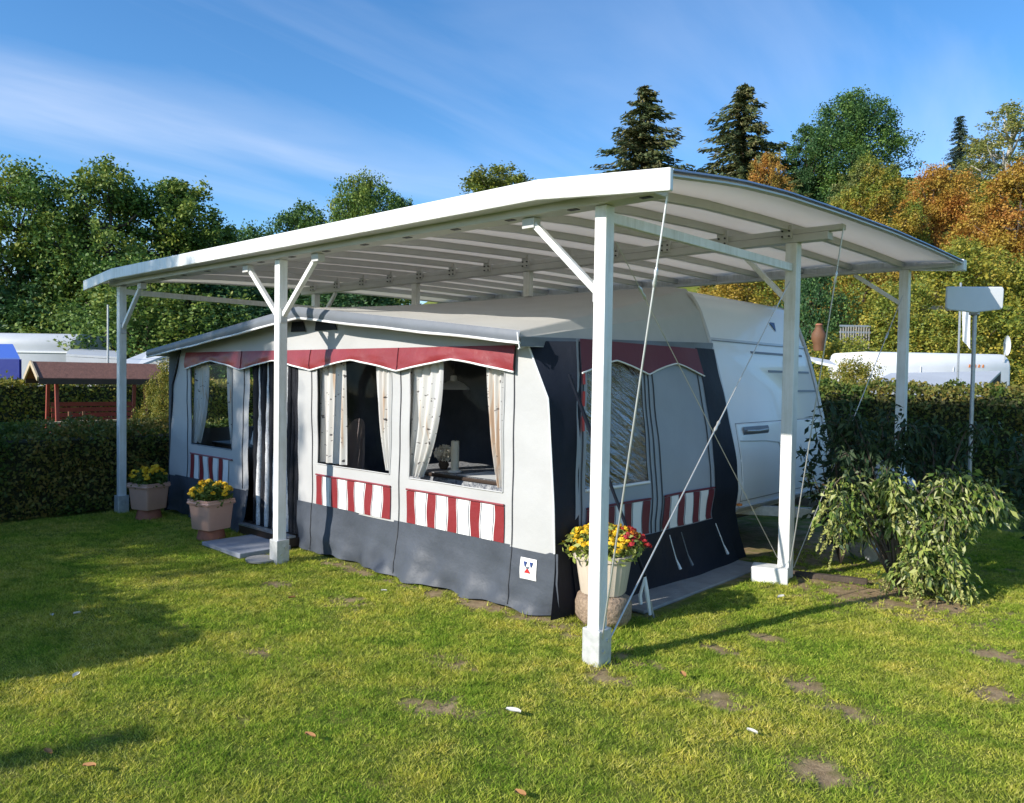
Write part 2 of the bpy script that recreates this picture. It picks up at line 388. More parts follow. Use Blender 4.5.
def hill(x, y):
    """wooded slope rising behind the site, steepest to the right of the view"""
    dx = x - CAM[0]; dy = y - CAM[1]
    f = dx * -.674 + dy * .738; r = dx * .738 + dy * .675
    h = np.clip((f - 21) / 45, 0, 1.6)
    side = np.clip((r / np.maximum(f, 1) + .25) / .45, 0, 1)
    return h * h * (3 - 1.2 * h) * 8.5 * (.15 + .85 * side) + np.clip((f - 21) / 14, 0, 1) * 1.6 * side
def axis(lo, hi, f0, f1, fine):
    a = list(np.arange(f0, f1 + 1e-6, fine)); s = fine; x = f0
    while x > lo: s *= 1.18; x -= s; a.insert(0, x)
    s = fine; x = f1
    while x < hi: s *= 1.18; x += s; a.append(x)
    return np.array(a)
gx = axis(-420, 420, -8, 4.2, .07); gy = axis(-420, 420, -4.6, 6.5, .07)
GX, GY_ = np.meshgrid(gx, gy)
GZ = hill(GX, GY_) + (vnoise(GX, GY_, .9, 1) - .5) * .03 * np.clip((40 - np.hypot(GX, GY_)) / 40, 0, 1)
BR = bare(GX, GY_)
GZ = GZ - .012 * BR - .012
nxn, nyn = len(gx), len(gy)
idx = np.arange(nxn * nyn).reshape(nyn, nxn)
F = np.stack([idx[:-1, :-1], idx[:-1, 1:], idx[1:, 1:], idx[1:, :-1]], -1).reshape(-1, 4)
def ground_mat():
    m, nt, out = new_mat('lawn_ground')
    b = N(nt, 'ShaderNodeBsdfPrincipled'); b.inputs['Roughness'].default_value = .95; b.inputs['Specular IOR Level'].default_value = .1
    n1 = noise(nt, 2.2, 6, .7); r1 = ramp(nt, n1.outputs['Fac'], [(.3, (.07, .12, .02)), (.5, (.16, .20, .035)), (.7, (.28, .26, .07))])
    n2 = noise(nt, 90, 4, .8); r2 = ramp(nt, n2.outputs['Fac'], [(.3, (.45, .45, .45)), (.65, (1.25, 1.25, 1.25))])
    mu = N(nt, 'ShaderNodeMix', data_type='RGBA', blend_type='MULTIPLY'); mu.inputs[0].default_value = 1
    nt.links.new(r1.outputs[0], mu.inputs[6]); nt.links.new(r2.outputs[0], mu.inputs[7])
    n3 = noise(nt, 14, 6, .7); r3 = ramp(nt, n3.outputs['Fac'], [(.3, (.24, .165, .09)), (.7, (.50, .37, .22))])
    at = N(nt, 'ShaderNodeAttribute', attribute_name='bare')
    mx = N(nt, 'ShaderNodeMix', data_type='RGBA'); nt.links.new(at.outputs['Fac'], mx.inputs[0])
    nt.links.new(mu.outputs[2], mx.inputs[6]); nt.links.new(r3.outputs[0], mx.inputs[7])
    nt.links.new(mx.outputs[2], b.inputs['Base Color'])
    bp = N(nt, 'ShaderNodeBump'); bp.inputs['Strength'].default_value = .8; bp.inputs['Distance'].default_value = .02
    nt.links.new(n2.outputs['Fac'], bp.inputs['Height']); nt.links.new(bp.outputs[0], b.inputs['Normal'])
    nt.links.new(b.outputs[0], out.inputs[0])
    return m
gm = npmesh('ground', np.stack([GX, GY_, GZ], -1).reshape(-1, 3), F, ground_mat())
gm.shade_smooth()
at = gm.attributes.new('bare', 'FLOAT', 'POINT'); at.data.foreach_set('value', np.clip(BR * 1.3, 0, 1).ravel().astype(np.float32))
tag(link('ground', gm), None, None, kind='structure')

# grass blades on the lawn
def grass():
    out = []
    n = 3600000
    x = rng.uniform(-8, 5.5, n); y = rng.uniform(-4.2, 6.8, n)
    dx = x - CAM[0]; dy = y - CAM[1]
    f = dx * -.674 + dy * .738; r = dx * .738 + dy * .675
    dens = np.clip(6.0 / np.maximum(f, 1) ** 1.1, .25, 1)
    k = (f > 1.6) & (np.abs(r) < f * .78 + .5) & (rng.random(n) < dens)
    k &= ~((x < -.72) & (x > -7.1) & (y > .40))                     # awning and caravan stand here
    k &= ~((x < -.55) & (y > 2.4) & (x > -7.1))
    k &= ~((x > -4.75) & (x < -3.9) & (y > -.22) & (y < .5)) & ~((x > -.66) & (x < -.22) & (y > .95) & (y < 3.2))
    k &= x > -7.25
    x, y = x[k], y[k]; f = f[k]
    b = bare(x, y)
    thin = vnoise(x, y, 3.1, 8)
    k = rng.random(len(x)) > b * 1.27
    k &= rng.random(len(x)) < np.clip(.55 + thin * .8, 0, 1)
    x, y, f, thin = x[k], y[k], f[k], thin[k]
    n = len(x)
    tall = vnoise(x, y, 5, 11) * .7 + vnoise(x, y, 17, 12) * .6
    h = (.008 + .015 * rng.random(n)) * (.5 + tall * .85)
    clump = vnoise(x, y, 34, 21); h *= .55 + 1.1 * clump ** 1.5
    near = np.zeros(n)
    for qx, qy, qr in ((0, 0, .16), (-3.567, 0, .16), (-7.13, 0, .2), (0, 2.7, .25), (-.43, .66, .3), (-4.98, .02, .25), (-6.55, .06, .25)):
        near = np.maximum(near, np.clip(1.5 - np.hypot(x - qx, y - qy) / qr, 0, 1))
    near = np.maximum(near, np.clip(1 - np.abs(y - .40) / .10, 0, 1) * (x < -.8) * (vnoise(x, y, 4, 9) > .45))
    h *= 1 + 1.3 * near * rng.random(n)
    wd = (.0014 + .0012 * f / 4) * rng.uniform(.7, 1.4, n)
    a = rng.uniform(0, 2 * np.pi, n); ln = rng.uniform(.4, 1.7, n) * h; la = rng.uniform(0, 2 * np.pi, n)
    z = (vnoise(x, y, .9, 1) - .5) * .03 * np.clip((40 - np.hypot(x, y)) / 40, 0, 1) - .014
    p0 = np.stack([x - np.cos(a) * wd, y - np.sin(a) * wd, z], -1); p1 = np.stack([x + np.cos(a) * wd, y + np.sin(a) * wd, z], -1)
    p2 = np.stack([x + np.cos(la) * ln, y + np.sin(la) * ln, z + h], -1)
    V = np.stack([p0, p1, p2], 1).reshape(-1, 3); F = np.arange(3 * n).reshape(-1, 3)
    m, nt, o = new_mat('grass_blades')
    g = N(nt, 'ShaderNodeNewGeometry')
    r1 = ramp(nt, g.outputs['Random Per Island'], [(0, (.10, .19, .022)), (.5, (.25, .35, .04)), (1, (.46, .50, .09))])
    r2 = ramp(nt, g.outputs['Random Per Island'], [(0, (.26, .27, .035)), (.6, (.50, .47, .08)), (1, (.72, .60, .22))])
    nz = noise(nt, 1.3, 5, .65); rr = ramp(nt, nz.outputs['Fac'], [(.40, (0, 0, 0)), (.62, (1, 1, 1))])
    mx = N(nt, 'ShaderNodeMix', data_type='RGBA'); nt.links.new(rr.outputs[0], mx.inputs[0]); nt.links.new(r1.outputs[0], mx.inputs[6]); nt.links.new(r2.outputs[0], mx.inputs[7])
    d = N(nt, 'ShaderNodeBsdfDiffuse'); t = N(nt, 'ShaderNodeBsdfTranslucent')
    nv = noise(nt, 5.5, 5, .7); rv = ramp(nt, nv.outputs['Fac'], [(.36, (.66, .80, .68)), (.5, (1.12, 1.16, 1.06)), (.64, (1.4, 1.34, 1.2))])
    mv = N(nt, 'ShaderNodeMix', data_type='RGBA', blend_type='MULTIPLY'); mv.inputs[0].default_value = 1
    nt.links.new(mx.outputs[2], mv.inputs[6]); nt.links.new(rv.outputs[0], mv.inputs[7])
    nt.links.new(mv.outputs[2], d.inputs[0]); nt.links.new(mv.outputs[2], t.inputs[0])
    ms = N(nt, 'ShaderNodeMixShader'); ms.inputs[0].default_value = .35
    nt.links.new(d.outputs[0], ms.inputs[1]); nt.links.new(t.outputs[0], ms.inputs[2]); nt.links.new(ms.outputs[0], o.inputs[0])
    tag(link('grass', npmesh('grass', V, F, m)), 'short mown lawn grass, yellowish green with worn patches', 'grass', kind='stuff')
grass()

# ------------------------------------------------------------------ paving
def slab(name, label, x0, x1, y0, y1, h, m, cat='slab', kind=None, rz=0):
    b = MB(); b.rbox(((x0 + x1) / 2, (y0 + y1) / 2, -.02), x1 - x0, y1 - y0, h + .02, rz)
    o = b.build(name, m, loc=((x0 + x1) / 2, (y0 + y1) / 2, 0), bevel=.008)
    return tag(o, label, cat, kind=kind)
slab('paving_slab', 'bluish grey paving slab on the lawn before the striped door curtain', -4.7, -3.95, -.18, .36, .03, M['blue_slab'])
slab('paving_strip', None, -.66, -.34, 1.05, 3.1, .006, M['slab'], None, 'structure')
tag(MB().rbox((.25, 3.05, -.02), .62, .06, .05, .3).build('edging_board', M['bark'], loc=(.15, 3.0, 0), bevel=.006), 'weathered edging board lying on the soil by the white post foot', 'board')
b = MB(); b.lathe([(.0, -.01), (.14, 0), (.145, .018), (.0, .02)], (-3.70, -.10, 0), 20)
tag(b.build('stepping_stone', M['slab'], loc=(-3.7, -.1, 0), smooth=40), 'small round flat grey stone beside the post near the door', 'stone')

# ------------------------------------------------------------------ carport
def tab(t, x):
    return float(np.interp(x, [a for a, _ in t], [b for _, b in t]))
RIM = [(-.25, 2.778), (-.2, 2.785), (.57, 2.883), (1.23, 2.935), (2.2, 2.978), (3.0, 3.003), (3.48, 3.017), (4.61, 3.03), (5.9, 3.032), (6.0, 3.03)]
XA, XB = -7.74, .58
def gdrop(x): return tab([(XA, 0), (-6.87, .08), (-.34, .08), (XB, 0)], x)
def roofz(x, y): return tab(RIM, y) + gdrop(x)
cp = thing('carport', 'white steel carport roof on six slim posts standing over the awning and caravan', 'carport', (0, 0, 0))
def post(x, y, h, wide=.085, foot='shoe'):
    b = MB(); b.box(x - wide / 2, x + wide / 2, y - wide / 2, y + wide / 2, .02, h)
    p = b.build('post', M['white_paint'], cp, bevel=.006)
    f = MB()
    if foot == 'shoe':
        f.box(x - .064, x + .064, y - .064, y + .064, -.02, .20)
        f.build('post_shoe', M['pale_galv'], p, bevel=.006)
        for s in (-1, 1):
            MB().tube([(x + .062, y + .02 * s, .10 + .03 * s), (x + .072, y + .02 * s, .10 + .03 * s)], .010, 6).build('bolt', M['steel'], p)
    else:
        f.rbox((x - .09, y - .10, -.02), .30, .19, .14, .35)
        f.build('post_foot', M['white_paint'], p, bevel=.01)
    return p
SX = 3.567
H0, H1, H2 = 2.728, 2.875, 2.99
for i in range(3): post(-SX * i, 0, H0)
post(0, 2.725, H1, .10, 'block'); post(-SX * 2, 2.725, H1, .09)
post(0, 5.816, H2, .10); post(-SX * 2, 5.816, H2, .09)
def sh(x, y0, y1, z0, z1, m, name, mi=0):                            # piecewise beam along x following the roof ends
    b = MB(); xs = [XA, -6.87, -.34, XB]
    ring = lambda x: [(x, y0, z0 + gdrop(x)), (x, y1, z0 + gdrop(x)), (x, y1, z1 + gdrop(x)), (x, y0, z1 + gdrop(x))]
    vs = sum([ring(x) for x in xs], []); fs = [(3, 2, 1, 0), (12, 13, 14, 15)]
    for i in range(3):
        for j in range(4): q = (j + 1) % 4; fs.append((i * 4 + j, i * 4 + q, i * 4 + 4 + q, i * 4 + 4 + j))
    b.add(vs, fs)
    return b.build(name, m, cp, bevel=.008)
sh(0, -.225, -.19, 2.694, 2.818, M['white_paint'], 'gutter_fascia')
b = MB(); b.box(-6.9, .0, -.187, -.084, 2.779, 2.812); b.build('gutter_box', M['rib'], cp, bevel=.01)
sh(0, 5.87, 6.0, 2.955, 3.075, M['white_paint'], 'gutter_fascia')
b = MB(); b.box(-7.30, .40, -.082, .06, H0 + .002, 2.80); fb = b.build('front_beam', M['rib'], cp, bevel=.005)
for k in range(15): x = -7.0 + k * .52; MB().box(x, x + .07, -.06, -.02, H0 - .002, H0 + .003).build('drain_slot', M['dark_metal'], fb)
b = MB(); b.box(-7.45, .31, 2.675, 2.775, H1 + .002, 2.942); b.build('middle_beam', M['rib'], cp, bevel=.005)
b = MB(); b.box(-7.5, .42, 2.685, 2.765, 2.945, 2.992); b.build('rafter_beam', M['rib'], cp, bevel=.005)
b = MB(); b.box(-7.6, .5, 5.77, 5.862, H2 + .002, 3.03); b.build('rear_beam', M['rib'], cp, bevel=.005)
NP = 14
xs = [XA + .03 + (XB - XA - .06) * i / NP for i in range(NP + 1)]
ys = list(np.linspace(-.186, 5.86, 22))
for i in range(NP):
    x0, x1 = xs[i] + .004, xs[i + 1] - .004
    b = MB()
    b.grid(lambda u, v: (x0 + (x1 - x0) * u, ys[0] + (ys[-1] - ys[0]) * v, roofz(x0 + (x1 - x0) * u, ys[0] + (ys[-1] - ys[0]) * v)), 2, 21)
    o = b.build('roof_panel', M['polycarb'], cp, smooth=30)
    s = o.modifiers.new('thick', 'SOLIDIFY'); s.thickness = .014; s.offset = 1
for i, x in enumerate(xs):
    end = i in (0, NP)
    b = MB(); wd = .05 if end else .045; dn = .062 if not end else .012; up = .03 if not end else .028
    vs = []; fs = []
    for y in ys:
        z = roofz(x, y)
        vs += [(x - wd / 2, y, z - dn), (x + wd / 2, y, z - dn), (x + wd / 2, y, z - .002), (x - wd / 2, y, z - .002)]
    for j in range(len(ys) - 1):
        for q in range(4): q2 = (q + 1) % 4; fs.append((j * 4 + q, j * 4 + q2, j * 4 + 4 + q2, j * 4 + 4 + q))
    fs += [(3, 2, 1, 0), tuple(range(len(vs) - 4, len(vs)))]
    b.add(vs, fs); rb = b.build('roof_rib', M['rib'], cp)
    b = MB(); vs = []; fs2 = list(fs)
    for y in ys:
        z = roofz(x, y)
        vs += [(x - wd / 2 - .006, y, z + .016), (x + wd / 2 + .006, y, z + .016), (x + wd / 2, y, z + up), (x - wd / 2, y, z + up)]
    b.add(vs, fs2); b.build('cover_strip', M['rail'], rb)
    if not end:
        b = MB(); b.box(x - .05, x + .05, 2.655, 2.684, 2.915, roofz(x, 2.67) - .02)
        b.build('bracket', M['rib'], rb)
        for dx in (-.03, .03):
            for dz in (2.93, 2.975): MB().tube([(x + dx, 2.656, dz), (x + dx, 2.642, dz)], .008, 6).build('bolt', M['dark_metal'], rb)
def brace(p0, p1):
    b = MB(); b.bar(p0, p1, .042, .042); br = b.build('brace', M['white_paint'], cp, bevel=.004)
    return br
for i, s in ((0, -1), (1, -1), (1, 1), (2, 1)):
    x = -SX * i
    brace((x + s * .05, 0, 2.23), (x + s * .58, 0, 2.715))
    b = MB(); b.box(x + s * .58 - .05, x + s * .58 + .05, -.035, .035, 2.66, 2.727); b.build('brace_bracket', M['rib'], cp, bevel=.004)
for x, s in ((0, -1), (-SX * 2, 1)):
    brace((x + s * .05, 2.725, 2.40), (x + s * .5, 2.725, 2.87)); brace((x + s * .05, 5.816, 2.62), (x + s * .56, 5.816, 2.98))
for x in (0, -SX * 2):
    b = MB(); b.box(x - .02, x + .02, .044, 2.672, 2.635, 2.70); b.build('side_rail', M['white_paint'], cp, bevel=.004)
for x, y in ((-3.0, 2.725), (-4.9, 2.725)):
    b = MB(); b.box(x - .045, x + .045, y - .035, y + .035, 2.60, H1); b.build('stub_post', M['white_paint'], cp, bevel=.004)
for i, s_ in ((0, -1), (1, -1), (1, 1), (2, 1)):
    x = -SX * i + s_ * .046; MB().box(min(x, x + s_ * .008), max(x, x + s_ * .008), -.035, .035, 2.16, 2.29).build('brace_plate', M['pale_galv'], cp, bevel=.003)
def cable(p0, p1, t=.5, r=.006, mat='steel'):
    p0, p1 = Vector(p0), Vector(p1)
    c = MB().tube([p0, p0.lerp(p1, .33), p0.lerp(p1, .66), p1], r, 6).build('tension_cable', M[mat], cp, smooth=60)
    a, b_ = p0.lerp(p1, t), p0.lerp(p1, t + .055 * 2 / (p1 - p0).length)
    k = MB().tube([a, a.lerp(b_, .2), a.lerp(b_, .5), a.lerp(b_, .8), b_], [.006, .013, .008, .013, .006], 8)
    k.build('turnbuckle', M['steel'], c, smooth=60)
    return c
cable((.50, -.12, 2.70), (.06, -.03, .15), .15)
cable((.42, 2.70, 2.95), (.05, 2.70, .12), .12)
cable((.05, .05, 2.52), (.0, 2.66, .12), .10, .003)
cable((.05, .06, .12), (.0, 2.66, 2.55), .5, .006)
cable((.05, 2.78, .10), (.0, 5.75, 2.7), .8, .004)

# ------------------------------------------------------------------ caravan
PROF = [(.42, -.70), (.50, -.64), (.70, -.612), (.95, -.632), (1.25, -.692), (1.6, -.775), (2.0, -.89), (2.2, -.965), (2.4, -1.045), (2.52, -1.12), (2.585, -1.23), (2.612, -1.4)]
def fx(z): return float(np.interp(z, [a for a, _ in PROF], [b for _, b in PROF]))
cv = thing('caravan', 'white touring caravan with grey decals and a gas locker, parked under the carport roof', 'caravan', (-3.8, 4.15, 0))
b = MB()
left = [(-7.0 - (x + .62) * .6, z) for z, x in PROF][::-1]
pts = [(x, z) for z, x in PROF] + [(-6.2, 2.63)] + left
sec = [(3.0, .05), (3.012, .02), (3.04, 0), (5.26, 0), (5.288, .02), (5.3, .05)]
cx_, cz_ = -3.8, 1.5
vs = []
for y, ins in sec:
    for x, z in pts:
        vs.append((x - math.copysign(ins, x - cx_) * (abs(x - cx_) > 1), y, z - math.copysign(ins, z - cz_) * min(1, abs(z - cz_))))
n = len(pts); fs = [tuple(range(n))[::-1], tuple(range(5 * n, 6 * n))]
for i in range(5):
    for j in range(n): q = (j + 1) % n; fs.append((i * n + j, i * n + q, (i + 1) * n + q, (i + 1) * n + j))
b.add(vs, [f[::-1] for f in fs]); body = b.build('body', M['caravan'], cv, smooth=35)
for y in (2.995, 5.305):
    zz = np.linspace(.45, 2.6, 30)
    MB().tube([(fx(z) + .004, y, z) for z in zz], .022, 8).build('edge_rail', M['caravan_trim'], cv, smooth=60)
def face(y0, y1, z0, z1, off=.004, th=.004, n=8):                    # thin plate following the raked front
    b = MB(); zs = np.linspace(z0, z1, n)
    vs = []; fs = []
    for z in zs: vs += [(fx(z) + off, y0, z), (fx(z) + off, y1, z), (fx(z) - .01, y1, z), (fx(z) - .01, y0, z)]
    for i in range(n - 1):
        for q in range(4): q2 = (q + 1) % 4; fs.append((i * 4 + q, i * 4 + q2, i * 4 + 4 + q2, i * 4 + 4 + q))
    fs += [(0, 1, 2, 3)[::-1], tuple(range(len(vs) - 4, len(vs)))]
    return b.add(vs, fs)
lk = face(3.14, 5.16, .56, 1.29, .010).build('gas_locker_door', M['caravan'], cv, smooth=30, bevel=.008)
face(3.132, 5.168, .552, 1.298, .002).build('locker_gap', pm('shadow_gap', (.30, .30, .31), .6), cv, smooth=30)
for y0, y1 in ((3.25, 3.80),):
    z = 1.215
    b = MB(); b.grid(lambda u, v: (fx(z) + .012 + .012 * math.sin(math.pi * v), y0 + (y1 - y0) * u, z - .045 + .09 * v), 8, 6)
    sm = MB().tube([(fx(zz_) + .016, yy_, zz_) for yy_, zz_ in ((3.16, 1.13), (3.7, 1.11), (4.0, 1.08), (4.08, .9), (4.10, .58))], .006, 5).build('panel_seam', M['caravan_trim'], lk)
    h = b.build('locker_handle', M['grey_decal'], lk, smooth=60)
    MB().tube([(fx(z) + .03, y0 + .04, z + .005), (fx(z) + .04, (y0 + y1) / 2, z), (fx(z) + .03, y1 - .04, z + .005)], .012, 8).build('grip', M['galv'], h, smooth=60)
face(3.06, 5.24, .452, .50, .03, n=3).build('bumper_strip', M['caravan_trim'], cv, bevel=.008)
face(3.02, 5.28, 2.095, 2.118, .006, n=3).build('window_rail', M['caravan_trim'], cv)
face(3.02, 5.28, 2.088, 2.095, .008, n=2).build('shadow_gap', M['grey_decal'], cv)
for (y0, y1, z) in ((3.82, 5.12, 1.99), (4.13, 5.2, 1.80), (4.45, 5.25, 1.59)):
    face(y0, y1, z, z + .022, .007, n=2).build('stripe_decal', M['grey_decal'], cv)
b = MB(); pth = [(4.75, 1.97), (4.62, 1.96), (4.60, 1.90), (4.68, 1.80), (4.80, 1.76)]
b.tube([(fx(z) + .005, y, z) for y, z in pth], .008, 6); b.build('swirl_decal', M['grey_decal'], cv)
b = MB(); b.prism([(fx(2.36) + .006, 4.52, 2.36), (fx(2.36) + .006, 4.66, 2.36), (fx(2.26) + .006, 4.62, 2.26)], (.004, 0, 0))
b.prism([(fx(2.30) + .006, 4.86, 2.28), (fx(2.30) + .006, 4.96, 2.28), (fx(2.25) + .006, 4.92, 2.24)], (.004, 0, 0))
b.build('emblem_decal', M['blue_decal'], cv)
for y in (3.10, 5.20): MB().lathe([(.0, 0), (.03, .002), (.03, .02), (.0, .024)], (fx(.53) + .012, y, .52), 14).build('marker_light', M['orange_decal'], cv, smooth=50)
for y0 in (4.95, 5.05): face(y0, y0 + .07, 1.02, 1.10, .012, n=2).build('position_light', M['caravan_trim'], cv, bevel=.004)
MB().box(-6.6, -.9, 3.2, 5.1, .30, .44).build('chassis', M['dark_metal'], cv)
for y in (3.0, 5.3):
    wl = MB(); wl.tube([(-3.9, y + .14 * (1 if y < 4 else -1) - .09, .33), (-3.9, y + .14 * (1 if y < 4 else -1) + .09, .33)], .33, 28)
    t = wl.build('wheel', M['black_rubber'], cv, smooth=40, bevel=.03)
for y in (3.25, 5.05): MB().bar((-1.15, y, .40), (-.98, y, .02), .05, .06).build('corner_steady', M['galv'], cv)
b = MB(); b.bar((-1.0, 3.55, .40), (.52, 4.12, .43), .06, .10); b.bar((-1.0, 4.75, .40), (.52, 4.18, .43), .06, .10); b.box(.42, .78, 4.11, 4.19, .40, .48)
b.build('drawbar', M['galv'], cv, bevel=.006)
b = MB(); b.tube([(.30, 4.02, .05), (.30, 4.02, .75)], .025, 10); b.tube([(.30, 3.99, .07), (.30, 4.05, .07)], .07, 14); b.build('jockey_wheel', M['galv'], cv, smooth=50)
b = MB(); b.grid(lambda u, v: (.18 + .72 * u, 4.15 + (.20 - .10 * u) * math.cos(math.pi * v), .36 + (.60 - .42 * max(0, u - .35) / .65) * math.sin(math.pi * v) ** .6), 10, 14)
hc = b.build('hitch_cover', M['caravan'], cv, smooth=60)
b = MB(); b.lathe([(0, 0), (.06, 0), (.055, .03), (.0, .035)], (.56, 3.97, .70), 14); b.build('reflector', M['red_decal'], cv, smooth=60)

# ------------------------------------------------------------------ awning tent
aw = thing('caravan_awning', 'grey and white tent awning with crimson valance and striped panels attached to the caravan', 'awning', (-3.8, 1.7, 0))
YW = .46
def wr(x, z, a=.006):                                                # small fabric waves
    return a * (math.sin(3.1 * x + 2.3 * z) + .7 * math.sin(7.3 * x - 4.1 * z + 1) + .5 * math.sin(13 * z + 5 * x))
RF = [(-7.03, 1.965), (-3.73, 2.318), (-.92, 2.02)]
def ztop(x): return tab(RF, x)
XR = [(0, -.69), (.45, -.705), (.8, -.72), (1.55, -.785), (1.97, -1.0), (2.4, -1.2)]
def xr(z): return tab(XR, z)
def xl(z): return -7.55 - xr(z)
def wall(name, xc, zc, holes, mats, pos, parent, step=.07):
    xs_ = []; zs_ = []
    for A, B in ((xc, xs_), (zc, zs_)):
        for a, b in zip(A[:-1], A[1:]):
            k = max(1, round((b - a) / step)); B += [a + (b - a) * i / k for i in range(k)]
        B.append(A[-1])
    b = MB(); vs = [pos(x, z) for z in zs_ for x in xs_]; w_ = len(xs_); fs = []
    for j in range(len(zs_) - 1):
        for i in range(w_ - 1):
            mx, mz = (xs_[i] + xs_[i + 1]) / 2, (zs_[j] + zs_[j + 1]) / 2
            if any(h[0] < mx < h[1] and h[2] < mz < h[3] for h in holes): continue
            q = (j * w_ + i, j * w_ + i + 1, (j + 1) * w_ + i + 1, (j + 1) * w_ + i)
            a, c = Vector(vs[q[0]]), Vector(vs[q[2]]); d, e = Vector(vs[q[1]]), Vector(vs[q[3]])
            if (a - c).cross(d - e).length < 1e-6: continue
            fs.append(q)
    b.add(vs, fs)
    return b.build(name, mats, parent, smooth=60)
S = [-1.12, -2.435, -3.75, -4.97, -6.38]
WIN = [(-2.31, -1.22, .84, 1.86), (-3.66, -2.56, .85, 1.86), (-6.28, -5.30, .86, 1.86)]
DOOR = (-4.95, -4.0, .0, 1.90)
def fpos(x, z, off=0):
    z2 = min(z, ztop(min(max(x, -7.0), -.93)) - .02); x2 = min(max(x, xl(z2)), xr(z2))
    return (x2, YW + off + wr(x2, z2), z2)
xc = sorted([-6.9, -.69] + [a for w_ in WIN for a in w_[:2]] + list(DOOR[:2]) + S)
fw_ = wall('front_wall', xc, [.445, .84, .85, .86, 1.86, 1.90, 2.1, 2.34], WIN + [(DOOR[0], DOOR[1], 0, 1.9)], M['canvas'], fpos, aw)
# skirt, flared and creased at the bottom
def spos(x, z):
    t = 1 - z / .46
    c = .055 * t * t * (math.sin(2.2 * x) + .8 * math.sin(5.1 * x + 1) + .6 * math.sin(11 * x + 3 * z) + .5 * math.sin(19 * x - 9 * z))
    return (x, YW - .004 - .05 * t * t - c * .8 + wr(x * 1.5, z * 3, .012) * t + .010 * t * math.sin(6.3 * x + 14 * z) * math.sin(2.1 * x + 4), max(z, .004) + (.012 * math.sin(9 * x) * t * t if z < .08 else 0))
sk = wall('front_skirt', [-6.90, -4.95], [0, .12, .46], [], M['skirt'], spos, aw, .05)
wall('front_skirt', [-4.0, -2.435, -1.12, -.68], [0, .12, .46], [], M['skirt'], spos, aw, .045)
# seams (zip lines)
for x in S[:3] + [-5.06, -6.38]:
    MB().tube([(x, YW - .004 + wr(x, z), z) for z in np.linspace(.46, 1.93, 14)], .005, 5).build('zip_seam', M['seam'], fw_)
    if x > -4:
        MB().tube([spos(x, z)[:1] + (spos(x, z)[1] - .004, spos(x, z)[2]) for z in np.linspace(.02, .46, 10)], .004, 5).build('zip_seam', M['seam'], sk)
def side(s, z, off=0):
    xf = -.685 - .012 * (z / 2); yf = YW + .0
    xb = fx(max(z, .5)) + .02; yb = 2.985
    if z < .5: yb += .32 * (1 - z / .5); xb -= .03 * (1 - z / .5)
    yb -= 0 if z < 1.0 else 0
    x = xf + (xb - xf) * s; y = yf + (yb - yf) * s
    return (x + .0 + wr(y * 1.3, z, .007) - off, y, z)
# gusset at the two front corners
for s in (1, -1):
    f = xr if s > 0 else xl; xe = -.685 if s > 0 else -6.865
    def gp(u, v):
        z = 1.97 * v; t = max(0, 1 - z / .45)
        if s > 0: e = side(.095, z, -.008)
        else: e = (-6.87, YW + .25, z)
        x = f(z) * (1 - u) + e[0] * u; y = (YW - .012 - .05 * t * t) * (1 - u) + e[1] * u
        return (x + wr(y * 4, z, .005) + s * .02 * t * t * u, y, z)
    MB().grid(gp, 5, 24).build('corner_gusset', M['navy'], aw, smooth=60)
    MB().tube([(f(z), YW - .012, z) for z in np.linspace(.46, 1.95, 20)], .007, 6).build('gusset_piping', M['piping'] if s > 0 else M['seam'], aw)
# roof, lofted from the front gable to the caravan rail
NF = 44
frontp = [(-7.06, 1.90), (-7.05, 1.965), (-6.9, 1.985), (-5.4, 2.145), (-3.73, 2.33), (-2.3, 2.175), (-1.1, 2.048), (-.94, 2.028), (-.905, 1.985), (-.90, 1.925)]
backp = [(-6.98, 1.95), (-6.93, 2.2), (-6.75, 2.5), (-5.4, 2.632), (-3.73, 2.640), (-2.3, 2.638), (-1.42, 2.635), (-1.20, 2.60), (-1.02, 2.37), (-.885, 1.985)]
def resample(P, n):
    P = np.array(P); return P
def rp(u, v):
    t = u * (len(frontp) - 1); i = min(int(t), len(frontp) - 2); k = t - i
    a = np.array(frontp[i]) * (1 - k) + np.array(frontp[i + 1]) * k; c = np.array(backp[i]) * (1 - k) + np.array(backp[i + 1]) * k
    q = a * (1 - v) + c * v; y = .27 + (3.03 - .27) * v
    sag = -.02 * math.sin(math.pi * v) * (1 if 1 < t < 8 else 0)
    return (q[0], y + (.0), q[1] + sag + .006 * math.sin(9 * q[0]) * (1 - v))
b = MB(); b.grid(rp, 63, 20); rf = b.build('roof', M['canvas_roof'], aw, smooth=50)
# grey side band hanging below the roof edge on the right
def band(u, v):
    y = .27 + 2.72 * u; a = np.array((-.905, 1.99)) * (1 - u) + np.array((-.882, 2.06)) * u
    return (a[0] + .008 - .0 * v + wr(y * 2, v, .003), y, a[1] - (.068 + .012 * u) * v)
MB().grid(band, 30, 4).build('side_band', M['band_grey'], aw, smooth=60)
